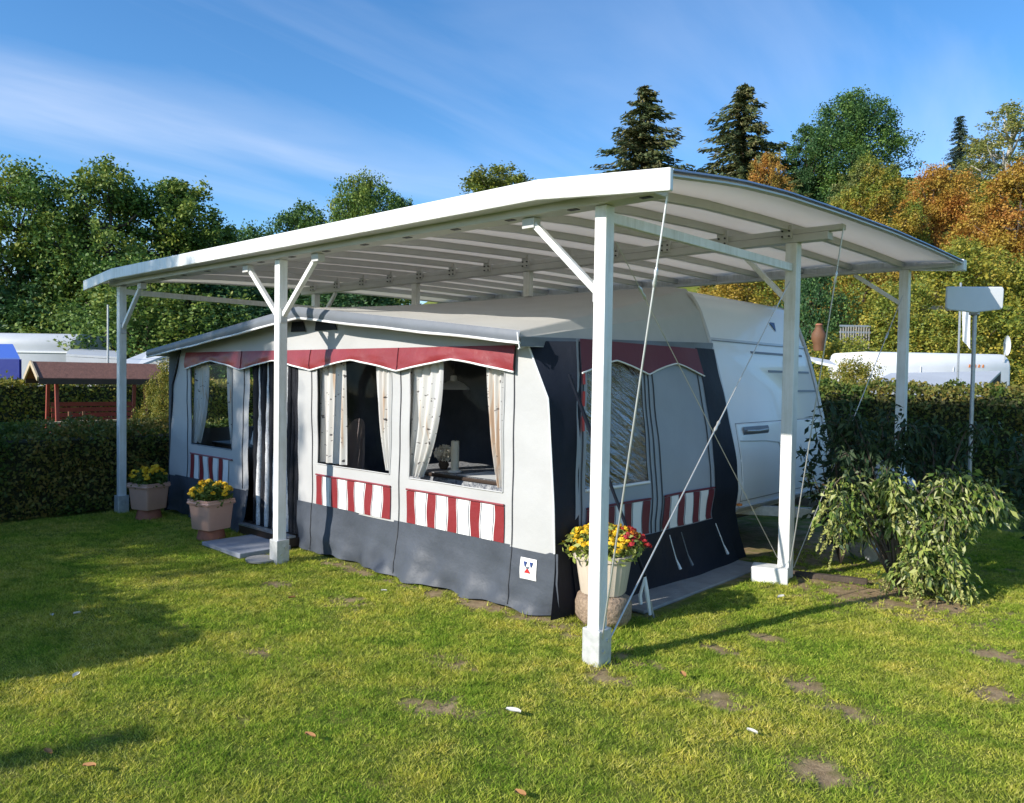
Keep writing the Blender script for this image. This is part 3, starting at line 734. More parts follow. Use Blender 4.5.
# front canopy band with piping
def cb(u, v):
    x = -7.05 + 6.15 * u; z = tab([(-7.05, 1.965), (-3.73, 2.335), (-.90, 2.028)], x)
    h = .085 + .022 * math.sin(math.pi * u)
    return (x, .266 - .012 * math.sin(math.pi * v), z + .004 - h * v - .008 * math.sin(u * 40) * v * .3)
MB().grid(cb, 70, 6).build('canopy_band', M['band_grey'], aw, smooth=60)
MB().tube([(lambda p: (p[0], p[1] - .002, p[2]))(cb(u, 1)) for u in np.linspace(0, 1, 60)], .011, 6).build('canopy_piping', M['piping'], aw, smooth=60)
MB().tube([(x, .30, tab([(-7.0, 1.93), (-3.73, 2.285), (-.95, 1.985)], x)) for x in np.linspace(-7.0, -.95, 30)], .014, 8).build('roof_pole', M['galv'], aw, smooth=60)
b = MB()
b.tube([(-.92, .258, 2.02), (-.91, .255, 1.97), (-.90, .262, 1.91)], .005, 6); b.tube([(-.91, .26, 1.905), (-.985, .42, 1.93)], .006, 5)
b.build('corner_cord', M['piping'], aw)
# vents in the gable
for x0, x1 in ((-4.12, -3.86), (-3.70, -3.34)):
    z0 = 2.12; b = MB()
    b.prism([(x0, YW - .016, z0), (x1, YW - .016, z0), (x1 - .05, YW - .016, min(ztop(x1) - .07, z0 + .10)), (x0 + .02, YW - .016, min(ztop(x0) - .06, z0 + .11))], (0, .006, 0))
    b.build('gable_vent', M['navy'], fw_)
# scalloped valance, with piping
def valz(x, S_, lo, hi):
    for a, c in zip(S_[1:], S_[:-1]):
        if a <= x <= c:
            t = abs((x - a) / (c - a) * 2 - 1); return hi + (lo - hi) * t ** 1.15
    return lo
VS = [-1.10, -2.435, -3.75, -5.06, -6.38]
def vp(u, v):
    x = -6.38 + 5.28 * u; lo = valz(x, VS, 1.742, 1.838); hi = 1.94
    if x > -2.435: hi += 0
    return (x, YW - .022 - .02 * math.sin(math.pi * v * .6) + wr(x * 2.3, v, .007) * v, hi + (lo - hi) * v)
vl = MB().grid(vp, 140, 6).build('valance', M['red'], aw, smooth=60)
MB().tube([(lambda p: (p[0], p[1] - .003, p[2]))(vp(u, 1)) for u in np.linspace(0, 1, 120)], .008, 6).build('valance_piping', M['piping'], vl, smooth=60)
for x in VS[1:4]:
    u = (x + 6.38) / 5.28; MB().tube([(lambda p: (p[0], p[1] - .004, p[2]))(vp(u, v)) for v in np.linspace(0, 1, 5)], .004, 5).build('valance_seam', M['maroon'], vl)
# striped panels
def stripes(pos, u0, u1, z0, z1, n, red, white, parent, off=-.010, ph=0):
    b = MB()
    def edge(k, v): return ((k // 2) * 1.0 + (.40 if k % 2 else 0)) / (n // 2 + .40) + .006 * math.sin(math.pi * 1.6 * v + k * 1.3 + ph) * (0 < k < n)
    for k in range(n):
        for j in range(10):
            q = []
            for (kk, vv) in ((k, j / 10), (k + 1, j / 10), (k + 1, (j + 1) / 10), (k, (j + 1) / 10)):
                q.append(pos(u0 + (u1 - u0) * edge(kk, vv), z0 + (z1 - z0) * vv, off))
            b.add(q, [(0, 1, 2, 3)], k % 2)
    o = b.build('striped_panel', [red, white], parent)
    for z in (z1 + .012,):
        MB().tube([pos(u0 + (u1 - u0) * t, z, off - .002) for t in np.linspace(0, 1, 12)], .009, 5).build('panel_trim', red, o)
    b = MB()
    for k in range(1, n):
        b.tube([pos(u0 + (u1 - u0) * (edge(k, v) + .006 * (1 if k % 2 else -1) * 1.8), z0 + (z1 - z0) * v, off - .003) for v in np.linspace(0, 1, 9)], .0025, 4)
    b.build('stripe_line', M['grey_decal'], o)
    return o
for k, (a, c) in enumerate(((-2.33, -1.20), (-3.67, -2.54), (-6.29, -5.28))):
    n = 9 if k < 2 else 8
    stripes(fpos, a, c, .462, .735 if k < 2 else .74, n, M['red'], M['stripe_white'], aw, ph=k)
# windows: film, hem, curtains
MB().grid(lambda u, v: (-6.6 + 5.5 * u, 2.86 + .02 * math.sin(60 * u), .02 + 2.2 * v), 80, 4).build('shade_sheet', pm('interior_shade', (.10, .10, .125), .8, var=(3, .4)), aw, smooth=60)  # added dark sheet before the caravan side, its colour gives the interior its shade
def curtain(x0, x1, z0, z1, tie, y, parent, name='curtain'):
    def cp_(u, v):
        z = z1 + (z0 - z1) * v
        w_ = (1 - .62 * math.sin(math.pi * min(1, v * .9)) ** 1.5 * 0) if tie == 0 else (1 - .62 * v ** 2.2)
        if tie < 0: x = x0 + (x1 - x0) * u * w_
        elif tie > 0: x = x1 - (x1 - x0) * (1 - u) * w_
        else: x = x0 + (x1 - x0) * u
        return (x, y + .022 * math.sin(u * 25 + 2 * v) * (.6 + .4 * v), z)
    return MB().grid(cp_, 40, 16).build(name, M['curtain'], parent, smooth=70)
for k, (x0, x1, z0, z1) in enumerate(WIN):
    o = MB().grid(lambda u, v: (x0 + (x1 - x0) * u, YW + .006 + wr(x0 + (x1 - x0) * u, z0 + (z1 - z0) * v, .008), z0 + (z1 - z0) * v), 16, 16).build('window_film', M['film'], aw, smooth=60)
    b = MB()
    for p0, p1 in (((x0, z0), (x1, z0)), ((x0, z0), (x0, z1)), ((x1, z0), (x1, z1))):
        b.tube([fpos(p0[0] + (p1[0] - p0[0]) * t, p0[1] + (p1[1] - p0[1]) * t, -.003) for t in np.linspace(0, 1, 10)], .006, 5)
    b.build('window_hem', M['band_grey'] if k == 2 else M['canvas'], o)
    W_ = x1 - x0
    curtain(x0 - .07, x0 + W_ * (.33 if k else .32), z0 + .01, z1, -.4 if k != 1 else 0, YW + .06, o)
    curtain(x1 - W_ * (.27 if k else .24), x1 - .02, z0 + .02, z1, 1, YW + .065, o)
# door: striped chenille strands
dg = random.Random(3); b = MB()
nst = 17
for k in range(nst):
    x = -4.93 + .91 * (k + .5) / nst
    mi = 1 if k in (2, 5, 8, 12) else 0
    b.tube([(x + .006 * math.sin(z * 5 + k), YW + .05 + .012 * math.sin(k * 2.1 + z * 2), z) for z in np.linspace(.10, 1.93, 26)], [.030 + .004 * dg.uniform(-1, 1) for _ in range(26)], 8, mi)
b.build('door_curtain', [M['black_fabric'], M['white_fabric']], aw, smooth=70)
b = MB(); b.box(-4.97, -3.98, .36, .50, .0, .09); b.build('door_sill', M['dark_wood'], aw, bevel=.006)
b = MB(); b.box(-4.97, -3.98, .355, .43, .092, .11); b.build('sill_strip', M['galv'], aw)
# emblem patch on the skirt
def patch_pt(x, z): p = spos(x, z); return (x, p[1] - .006, z)
b = MB(); b.grid(lambda u, v: patch_pt(-1.02 + .15 * u, .235 + .155 * v), 4, 4); pt = b.build('emblem_patch', M['stripe_white'], aw)
b = MB()
for x in (-.985, -.93): q = [patch_pt(x, .365), patch_pt(x + .03, .365), patch_pt(x + .015, .325)]; b.prism([(p[0], p[1] - .006, p[2]) for p in q], (0, -.002, 0))
b.prism([(p[0], p[1] - .006, p[2]) for p in (patch_pt(-.968, .33), patch_pt(-.93, .33), patch_pt(-.949, .31))], (0, -.002, 0), 2)
q = [patch_pt(-.975, .285), patch_pt(-.92, .285), patch_pt(-.948, .318)]; b.prism([(p[0], p[1] - .006, p[2]) for p in q], (0, -.002, 0), 1)
b.build('emblem', [M['blue_decal'], M['red_decal'], M['grey_decal']], pt)
# right side wall, ruled from the front corner to the caravan profile; s = 0..1 along, z height
def spanel(name, s0, s1, z0, z1, m, holes=(), off=0, parent=aw, k=24):
    cuts = sorted({s0, s1} | {h[i] for h in holes for i in (0, 1)}); zc = sorted({z0, z1} | {h[i] for h in holes for i in (2, 3)})
    return wall(name, cuts, zc, holes, m, lambda s, z: side(s, z, off), parent, .04)
HS = (.125, .435, .88, 1.86)
sw = spanel('side_wall', .08, .87, .44, 1.99, M['canvas_side'], [HS])
spanel('side_strip', .845, 1.0, 0.0, 2.0, M['navy'], off=-.006)
def skirtpos(s, z):
    p = side(s, z); t = 1 - z / .46
    return (p[0] + .006 + .05 * t * t + .02 * t * t * math.sin(11 * s) + .008 * t * math.sin(31 * s), p[1], max(.004, z))
wall('side_skirt', [.06, .47, .93], [0, .1, .455], [], M['navy'], skirtpos, aw, .03)
SV = [.09, .47, .85]
def svp(u, v):
    s = .09 + .76 * u; t = abs(((s - .09) / .38) % 1 * 2 - 1); lo = 1.845 + (1.742 - 1.845) * t ** 1.2
    z = 1.99 + (lo - 1.99) * v; p = side(s, z); return (p[0] + .016 + .008 * v, p[1], z)
sv = MB().grid(svp, 60, 5).build('side_valance', M['maroon'], aw, smooth=60)
MB().tube([(lambda p: (p[0] + .003, p[1], p[2]))(svp(u, 1)) for u in np.linspace(0, 1, 60)], .007, 6).build('valance_piping', M['piping'], sv, smooth=60)
o = MB().grid(lambda u, v: side(HS[0] + (HS[1] - HS[0]) * u, HS[2] + (HS[3] - HS[2]) * v, .004), 20, 24).build('window_film', M['crinkle'], aw, smooth=60)
b = MB()
b.tube([side(s, HS[2], -.006) for s in np.linspace(HS[0], HS[1], 10)], .012, 6)
b.build('window_hem', M['stripe_white'], o)
for s in (.105, .45, .475, .505, .815):
    MB().tube([side(s, z, -.006) for z in np.linspace(.46, 1.85, 16)], .0055, 5).build('zip_seam', M['seam'], sw)
def sposf(s, z, off=0): return side(s, z, off)
for a, c, n in ((.125, .435, 7), (.515, .835, 7)):
    stripes(sposf, a, c, .465, .735, n, M['maroon'], M['stripe_white'], aw, off=-.012)
for k, z in enumerate((1.66, 1.50, 1.32)):
    b = MB(); s0 = .097
    b.add([side(s0, z, -.016), side(s0 + .012, z, -.016), side(s0 + .012, z + .11, -.016), side(s0, z + .11, -.016)], [(0, 1, 2, 3)])
    b.build('label_tab', M['fire_red'], aw)
for k, s in enumerate((.53, .60, .83)):                              # loose white ties on the skirt
    MB().tube([side(s, .42, -.05), side(s, .22, -.075), side(s, .13, -.10)], [.004, .005, .014], 5).build('skirt_tie', M['piping' if k != 1 else 'band_grey'], aw)
# left side wall with its own window, seen through the front window
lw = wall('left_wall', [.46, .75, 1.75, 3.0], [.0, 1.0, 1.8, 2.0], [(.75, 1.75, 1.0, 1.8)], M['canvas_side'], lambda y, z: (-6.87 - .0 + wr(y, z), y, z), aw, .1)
wall('inner_floor', [-6.8, -.75], [.5, 2.95], [], M['slab'], lambda x, y: (x, y, .012), aw, .5)
def strap():
    g = MB(); p0, p1 = Vector((-.66, .52, 1.73)), Vector((-.30, .99, .28))
    g.tube([p0, p0.lerp(p1, .3), p0.lerp(p1, .6), p1], [.012, .016, .012, .012], 6)
    o = g.build('guy_strap', M['navy'], loc=(-.27, 1.0, 0), smooth=60)
    tag(o, 'dark elastic guy strap running from the awning corner down beside the cream pot', 'strap')
    MB().tube([p1, p1 + Vector((.015, .0, -.10)), p1 + Vector((.03, .03, -.28))], [.008, .016, .012], 6).build('ribbon', M['piping'], o)
    MB().tube([p1, p1 + Vector((-.02, -.03, -.14)), p1 + Vector((-.01, -.03, -.2))], [.008, .014, .012], 6).build('ribbon', M['piping'], o)
    MB().tube([p1 + Vector((.03, .03, -.18)), p1 + Vector((.05, .05, -.31))], .008, 6).build('peg', M['galv'], o)
strap()

# furniture inside the awning
t = thing('dining_table', 'dining table under a patterned cloth behind the right front window', 'table', (-2.1, 1.25, 0))
MB().box(-2.95, -1.35, .85, 1.65, .81, .84).build('tabletop', M['dark_wood'], t, bevel=.006)
for x in (-2.85, -1.45):
    for y in (.95, 1.55): MB().box(x - .025, x + .025, y - .025, y + .025, .012, .808).build('leg', M['dark_wood'], t)
tag(MB().grid(lambda u, v: (-2.97 + 1.64 * u, .835 + .83 * v + .0, .846 - .2 * max(0, .05 - v) / .05 + .003 * math.sin(40 * u)), 30, 20).build('table_cloth', [M['navy_cloth']], loc=(-2.1, 1.25, .8), smooth=50), 'dark patterned cloth with pale rim over the dining table', 'tablecloth')
tag(MB().grid(lambda u, v: (-2.15 + .7 * u, .86 + .4 * v, .852 + .004 * math.sin(30 * u) * v), 12, 8).build('cloth_runner', M['cloth'], loc=(-1.6, 1.0, .81)), 'white runner laid on the dark table cloth beside the candle', 'cloth')
cd = thing('pillar_candle', 'tall ivory pillar candle standing on the dining table', 'candle', (-2.32, 1.0, .852))
MB().lathe([(.0, 0), (.037, 0), (.037, .27), (.03, .278), (.0, .276)], (-2.32, 1.0, .852), 18).build('wax', M['candle'], cd, smooth=40)
MB().tube([(-2.32, 1.0, 1.128), (-2.315, 1.0, 1.165)], .005, 5).build('wick', M['dark_metal'], cd)
MB().lathe([(.06, -.006), (.065, .0), (.05, .012), (.038, .014)], (-2.32, 1.0, .853), 18).build('saucer', M['stripe_white'], cd, smooth=40)
def leafquads(C, size, aspect, up=0.0, droop=0.0, fold=True, r=rng):
    """rhombic leaves at centres C; size per leaf; returns V, F"""
    n = len(C); d = r.normal(size=(n, 3)); d[:, 2] = d[:, 2] * (1 - up) - droop
    d /= np.linalg.norm(d, axis=1)[:, None] + 1e-9
    q = r.normal(size=(n, 3)); q[:, 2] += up * 1.5
    sd = np.cross(d, q); sd /= np.linalg.norm(sd, axis=1)[:, None] + 1e-9
    s = (np.asarray(size) * r.uniform(.65, 1.35, n))[:, None]
    a = C - d * s * .5; c = C + d * s * .5; b1 = C + sd * s * aspect * .5 - d * s * .06; b2 = C - sd * s * aspect * .5 - d * s * .06
    V = np.stack([a, b1, c, b2], 1).reshape(-1, 3); return V, np.arange(4 * n).reshape(-1, 4)
def ball(n, c, rad, shell=.5, r=rng):
    p = r.normal(size=(n, 3)); p /= np.linalg.norm(p, axis=1)[:, None]
    k = (shell + (1 - shell) * r.random(n)) ** .8
    return np.asarray(c) + p * np.asarray(rad) * k[:, None]
fv = thing('flower_vase', 'bunch of white flowers in a low vase left of the candle on the table', 'flowers', (-2.52, 1.05, .852))
MB().lathe([(.03, 0), (.05, .04), (.035, .09), (.04, .1)], (-2.52, 1.05, .852), 14).build('vase', M['dark_wood'], fv, smooth=50)
V, F = leafquads(ball(260, (-2.52, 1.05, 1.0), (.085, .085, .075)), .05, .7); link('blooms', npmesh('blooms', V - np.array([-2.52, 1.05, .852]), F, pm('white_petal', (.8, .76, .66), .7, transl=.3)), fv)
pl = thing('pendant_lamp', 'pewter pendant lamp hanging inside the awning behind the right window', 'lamp', (-2.72, 1.35, 1.62))
MB().lathe([(.155, 0), (.15, .012), (.10, .055), (.035, .085), (.03, .13), (.0, .135)], (-2.72, 1.35, 1.58), 24).build('lamp_shade', M['lamp_metal'], pl, smooth=50)
MB().tube([(-2.72, 1.35, 1.71), (-2.72, 1.35, 2.34)], .006, 6).build('cord', M['dark_metal'], pl)
ch = thing('covered_chair', 'chair under a pale cover behind the middle front window', 'chair', (-4.08, .95, 0))
def chb(u, v):
    a = math.pi * u; z = .46 + .78 * v
    return (-4.08 + .25 * math.cos(a) * (1 - .25 * v * v), 1.10 + .10 * math.sin(a) + .06 * v, z * (1 - .16 * v * abs(math.cos(a)) ** 3))
MB().grid(chb, 16, 10).build('backrest', pm('mauve_cover', (.50, .42, .42), .8), ch, smooth=60)
MB().box(-4.31, -3.85, .72, 1.16, .42, .48).build('seat', M['maroon'], ch, bevel=.02)
for x in (-4.28, -3.88):
    for y in (.76, 1.12): MB().box(x - .018, x + .018, y - .018, y + .018, .012, .418).build('leg', M['dark_wood'], ch)
hp = thing('kitchen_cupboard', 'low kitchen cupboard inside the awning behind the left window', 'cupboard', (-5.9, .98, 0))
MB().box(-6.35, -5.35, .78, 1.2, .012, .84).build('body', M['dark_wood'], hp, bevel=.01); MB().box(-6.37, -5.33, .76, 1.22, .842, .87).build('worktop', M['dark_metal'], hp, bevel=.006)
jg = thing('kettle', 'white enamel jug on the cupboard behind the left window', 'jug', (-5.62, .95, .872))
MB().lathe([(.08, 0), (.085, .02), (.055, .17), (.05, .2), (.06, .21), (.0, .21)], (-5.62, .95, .872), 18).build('body', M['white_paint'], jg, smooth=50)
MB().tube([(-5.56, .95, 1.06), (-5.50, .95, 1.03), (-5.50, .95, .95), (-5.545, .95, .91)], .01, 6).build('handle', M['orange_clay'], jg, smooth=60)
MB().lathe([(.05, 0), (.03, .02), (.0, .03)], (-5.62, .95, 1.083), 14).build('lid', M['terracotta'], jg, smooth=50)
tag(MB().lathe([(.06, 0), (.065, .18), (.045, .2), (.045, .28), (.07, .29), (.07, .32), (0, .325)], (-5.95, 1.12, .872), 16).build('storage_tin', M['dark_metal'], loc=(-5.95, 1.12, .872), smooth=40), 'dark tin with a lid standing on the cupboard behind the left window', 'tin')
tag(MB().tube([(-5.85, .84, .872), (-5.85, .84, 1.06)], .006, 6).tube([(-5.85, .84, 1.06), (-5.85, .84, 1.16)], .022, 10).build('whisk', M['steel'], loc=(-5.85, .84, .872), smooth=60), 'steel kitchen utensil upright behind the left window', 'utensil')

# ------------------------------------------------------------------ planters
def bloom_mesh(mat, r0):
    C = []; V = []; F = []
    g = np.random.default_rng(5); n = 34
    p = g.normal(size=(n, 3)); p /= np.linalg.norm(p, axis=1)[:, None]; p[:, 2] = np.abs(p[:, 2]) * .8 - .1
    for i in range(n):
        d = Vector(p[i]); s = d.orthogonal().normalized(); t_ = d.cross(s)
        c = d * r0 * .75
        for q in (c - s * r0 * .36, c + t_ * r0 * .36 + d * r0 * .25, c + s * r0 * .36 + d * r0 * .1, c - t_ * r0 * .36): V.append(q)
        F.append((4 * i, 4 * i + 1, 4 * i + 2, 4 * i + 3))
    return npmesh('bloom', np.array([tuple(v) for v in V]), np.array(F), mat)
BL = {k: bloom_mesh(M[k], .028) for k in ('yellow', 'orange', 'crimson')}
def planter(loc, label, ped_label, rz, cols, seed, square=True, group=None):
    g = np.random.default_rng(seed); x, y = loc
    if square:
        z0 = .11
        pd = MB().lathe([(.0, 0), (.145, 0), (.14, .02), (.12, .108), (.0, .11)], (x, y, 0), 24).build('upturned_pot', M['terracotta'], loc=(x, y, 0), smooth=40)
        tag(pd, ped_label, 'pot', 'upturned clay pots')
    else:
        z0 = .21
        b = MB(); b.lathe([(.05, -.02), (.175, .0), (.195, .04), (.20, .12), (.185, .18), (.14, .208), (.0, .21)], (x, y, 0), 28)
        b.v = [(a + .012 * math.sin(7 * c + 5 * a * 9), d + .012 * math.sin(9 * a + c * 8), c + .006 * math.sin(20 * a)) for a, d, c in b.v]
        pd = b.build('stone_block', M['stone'], loc=(x, y, 0), smooth=60); tag(pd, ped_label, 'stone')
    t = thing('flower_planter', label, 'planter', (x, y, z0), group)
    if square:
        prof = [(.0, 0), (.155, .0), (.16, .01), (.182, .265), (.196, .27), (.20, .325), (.188, .33), (.184, .31), (.0, .30)]
        prof = [(r_ * .86, z_ * .93) for r_, z_ in prof]; pb = MB().lathe(prof, (x, y, z0), 96, 16, rz).build('pot', M['planter'], t, smooth=35); zt = z0 + .285; rr = .21
        MB().lathe([(.172, 0), (.177, .012), (.172, .024)], (x, y, z0 + .258), 96, 16, rz).build('rim_moulding', M['planter'], pb, smooth=40)
    else:
        prof = [(.0, 0), (.15, .0), (.155, .01), (.19, .27), (.205, .275), (.212, .315), (.20, .32), (.195, .30), (.0, .29)]
        prof = [(r_, z_ * .88) for r_, z_ in prof]; pb = MB().lathe(prof, (x, y, z0), 56, 2.6, rz, rib=.022).build('pot', M['cream_pot'], t, smooth=25); zt = z0 + .27; rr = .30
    o0 = np.array([x, y, z0])
    C = ball(1100, (x, y, zt + .05), (rr, rr, .15), .2, g); C = C[C[:, 2] > zt - .05]
    V, F = leafquads(C, .05, .45, up=.2, r=g); link('foliage', npmesh('foliage', V - o0, F, M['pot_leaf_lime' if not square else 'pot_leaf']), t)
    sb = MB()
    for k in range(24):
        a = g.uniform(0, 6.28); q = g.uniform(.3, .95) * rr
        sb.tube([(x + .3 * q * math.cos(a), y + .3 * q * math.sin(a), zt - .02), (x + q * math.cos(a), y + q * math.sin(a), zt + .1 - .04 * q / rr)], .003, 4)
    sb.build('stems', M['pot_leaf'], t)
    nb = 30 if square else 120
    for k in range(nb):
        a = g.uniform(0, 6.28); q = math.sqrt(g.uniform(0, 1)) * rr * 1.02; h = zt + (.18 if square else .155) * math.sqrt(max(0, 1 - (q / rr / 1.1) ** 2)) + g.uniform(-.01, .04)
        px, py = x + q * math.cos(a), y + q * math.sin(a)
        side_ = ((px - x) * .74 + (py - y) * .67) / rr
        c = cols[0]
        if len(cols) > 1: c = cols[2] if side_ + g.normal() * .25 > .55 else (cols[1] if side_ + g.normal() * .3 > .5 else (cols[0] if side_ > -.55 or g.random() < .3 else None))
        if c is None: continue
        bo = link('bloom', BL[c], t, (px - x, py - y, h - z0)); s = g.uniform(.75, 1.3) * (1.12 if square else .95); bo.scale = (s, s, s)
        bo.rotation_euler = (g.uniform(-.6, .6), g.uniform(-.6, .6), g.uniform(0, 6))
GP = 'pink planters of yellow flowers'
planter((-6.50, .06), 'pinkish square planter of yellow flowers next to the far left post by the hedge', 'upturned terracotta pot carrying the planter beside the far left post', .3, ['yellow'], 1, group=GP)
planter((-4.90, .02), 'pinkish square planter of yellow flowers left of the striped door curtain', 'upturned terracotta pot carrying the planter left of the door curtain', .2, ['yellow'], 2, group=GP)
planter((-.43, .66), 'cream ribbed planter of yellow, orange and red flowers at the awning corner', 'round speckled brown stone under the cream planter', .4, ['yellow', 'orange', 'crimson'], 3, False)

# ------------------------------------------------------------------ hedges
def hedge(name, label, x0, x1, y0, y1, h, n, mat, size=.055, seed=0, z0=0):
    g = np.random.default_rng(seed)
    t = thing(name, label, 'hedge', ((x0 + x1) / 2, (y0 + y1) / 2, z0)); o0 = np.array([(x0 + x1) / 2, (y0 + y1) / 2, z0])
    a, bb = x1 - x0, y1 - y0; A = [bb * h, bb * h, a * h, a * h, a * bb]; A = np.array(A) / sum(A)
    k = g.choice(5, n, p=A); u, v = g.random(n), g.random(n)
    X = np.where(k == 0, x0, np.where(k == 1, x1, x0 + a * u)); Y = np.where(k == 2, y0, np.where(k == 3, y1, np.where(k < 2, y0 + bb * u, y0 + bb * v)))
    Z = np.where(k == 4, h, h * v)
    dep = np.abs(g.normal(0, .055, n)) - .04 + (vnoise(X + Z * .7, Y + Z * .9, 3.2, seed) - .5) * .2 + (vnoise(X - Z * .8, Y + Z * .6, 9, seed + 3) - .5) * .12 - (g.random(n) < .03) * g.random(n) * .10
    X = X + np.where(k == 0, dep, np.where(k == 1, -dep, g.normal(0, .02, n))); Y = Y + np.where(k == 2, dep, np.where(k == 3, -dep, g.normal(0, .02, n)))
    Z = Z + np.where(k == 4, -dep, 0) + z0
    V, F = leafquads(np.stack([X, Y, np.maximum(Z, z0 + .02)], -1), size, .6, r=g)
    link('foliage', npmesh('foliage', V - o0, F, mat), t)
    m = .12
    MB().box(x0 + m, x1 - m, y0 + m, y1 - m, z0, z0 + h - m).build('blocking_core', M['hedge_core'], t)  # solid dark box added inside the leaves to block light
    return t
hedge('hedge', 'clipped waist high hedge at the left edge of the lawn behind the planter', -8.05, -7.32, -3.2, 6.5, .99, 60000, M['hedge_leaf'], .05, 1)
hedge('hedge', 'tall clipped hedge behind the bush to the right of the caravan', -5.5, 11.0, 9.2, 10.2, 1.64, 80000, M['hedge_leaf'], .065, 2)
hedge('hedge', 'yellowish hedge behind the garden swing at the left', -18.2, -17.2, -1.5, 9.0, 1.45, 26000, M['hedge_gold'], .085, 3)

# ------------------------------------------------------------------ the drooping bush
def bush():
    g = np.random.default_rng(21); bx, by = .96, 3.05
    t = thing('butterfly_bush', 'drooping shrub with long pale leaves and faded flower spikes on bare soil', 'bush', (bx, by, 0)); o0 = np.array([bx, by, 0])
    st = MB(); C = []; D = []; C2 = []; D2 = []; fl = []
    dirs = []
    right = np.array([.738, .675]); fwd = np.array([-.675, .738])
    for k in range(110):
        grp = k % 4                                                   # left clump, right clump, low middle, back
        cxy = np.array([bx, by]) + right * (-.42, .40, .05, -.38 if k % 16 < 8 else .36)[grp] * g.uniform(.6, 1.05) + fwd * (.05, .0, -.08, .25)[grp]
        a = g.uniform(0, 2 * math.pi); reach = g.uniform(.15, .48); hgt = g.uniform(.60, 1.05)
        if grp == 2: hgt = g.uniform(.25, .48); reach *= .7
        if grp == 3: hgt = g.uniform(1.05, 1.45); reach *= .9
        off = right * math.cos(a) * reach + fwd * math.sin(a) * reach * .7
        b0 = np.array([bx, by]) * .6 + cxy * .4
        P = []
        for q in np.linspace(0, 1, 12):
            z = hgt * math.sin(q * math.pi * .60) - .45 * max(0, q - .55) ** 1.4 * (grp != 3)
            xy = b0 + (cxy - b0) * min(1, q * 1.6) + off * q ** 1.3
            P.append((xy[0], xy[1], max(.05, z)))
        st.tube(P, [.008 * (1 - .7 * i / 12) + .002 for i in range(12)], 5)
        P = np.array(P)
        for q in range(5 if grp != 2 else 3, 12):
            for r_ in range(15):
                p = P[q] + g.normal(0, .036, 3) + (P[q] - P[q - 1]) * g.uniform(-.5, .5)
                d = np.array([g.normal() * .8, g.normal() * .8, -.6 + .6 * g.normal()]); d /= np.linalg.norm(d)
                if grp == 3 or g.random() < .22: C2.append(p + d * .05); D2.append(d)
                else: C.append(p + d * .05); D.append(d)
        if grp != 3 and k % 2 == 0:
            e = P[-1]; dd = P[-1] - P[-2]; dd = dd / np.linalg.norm(dd)
            for i in range(60): fl.append(e + dd * .2 * i / 60 + np.array([0, 0, -.08 * (i / 60) ** 2]) + g.normal(0, .013 * (1.15 - i / 60), 3))
    st.build('stems', M['bark'], t)
    def lance(C, D, m):
        C = np.array(C); D = np.array(D); n = len(C); q = g.normal(size=(n, 3)); sd = np.cross(D, q); sd /= np.linalg.norm(sd, axis=1)[:, None]
        nr = np.cross(sd, D); l = g.uniform(.035, .085, n)[:, None]; w_ = l * g.uniform(.12, .24, n)[:, None]
        a = C - D * l * .5; m1 = C + sd * w_ + nr * l * .08; m2 = C - sd * w_ + nr * l * .08; e = C + D * l * .5 - nr * l * .05 + np.array([0, 0, -.02])
        V = np.stack([a, m1, e, m2], 1).reshape(-1, 3)
        return link('foliage', npmesh('foliage', V - o0, np.arange(4 * n).reshape(-1, 4), m), t)
    lance(C, D, M['bush_leaf']); lance(C2, D2, M['bush_dark'])
    V, F = leafquads(np.array(fl), .022, .7, r=g); link('flower_spikes', npmesh('flower_spikes', V - o0, F, M['bush_flower']), t)
    # shrubs with dark leaves behind, at the drawbar
    for lab, (sx, sy), ns, hm in (('upright dark green shrub between the caravan front and the pale bush', (.12, 3.7), 26, 1.0), ('dark green shrub behind the pale bush, right of the hitch cover', (1.62, 4.75), 22, .84)):
        t2 = thing('dark_shrub', lab, 'bush', (sx, sy, 0)); o1 = np.array([sx, sy, 0])
        st = MB(); C = []; D = []
        for k in range(ns):
            a = g.uniform(0, 6.28); r_ = g.uniform(.05, .42); h = g.uniform(.9, 1.62) * hm
            P = [np.array([sx + r_ * math.cos(a) * q, sy + r_ * math.sin(a) * q, h * q - .12 * q * q]) for q in np.linspace(0, 1, 8)]
            st.tube(P, [.007 - .0006 * i for i in range(8)], 5)
            for q in range(2, 8):
                for _ in range(9):
                    d = np.array([g.normal(), g.normal(), -.5 + .6 * g.normal()]); d /= np.linalg.norm(d)
                    C.append(P[q] + g.normal(0, .04, 3) + d * .05); D.append(d)
        st.build('stems', M['bark'], t2)
        C = np.array(C); D = np.array(D); n = len(C); q = g.normal(size=(n, 3)); sd = np.cross(D, q); sd /= np.linalg.norm(sd, axis=1)[:, None]
        l = g.uniform(.07, .13, n)[:, None]; V = np.stack([C - D * l * .5, C + sd * l * .16, C + D * l * .5, C - sd * l * .16], 1).reshape(-1, 3)
        link('foliage', npmesh('foliage', V - o1, np.arange(4 * n).reshape(-1, 4), M['bush_dark']), t2)
bush()

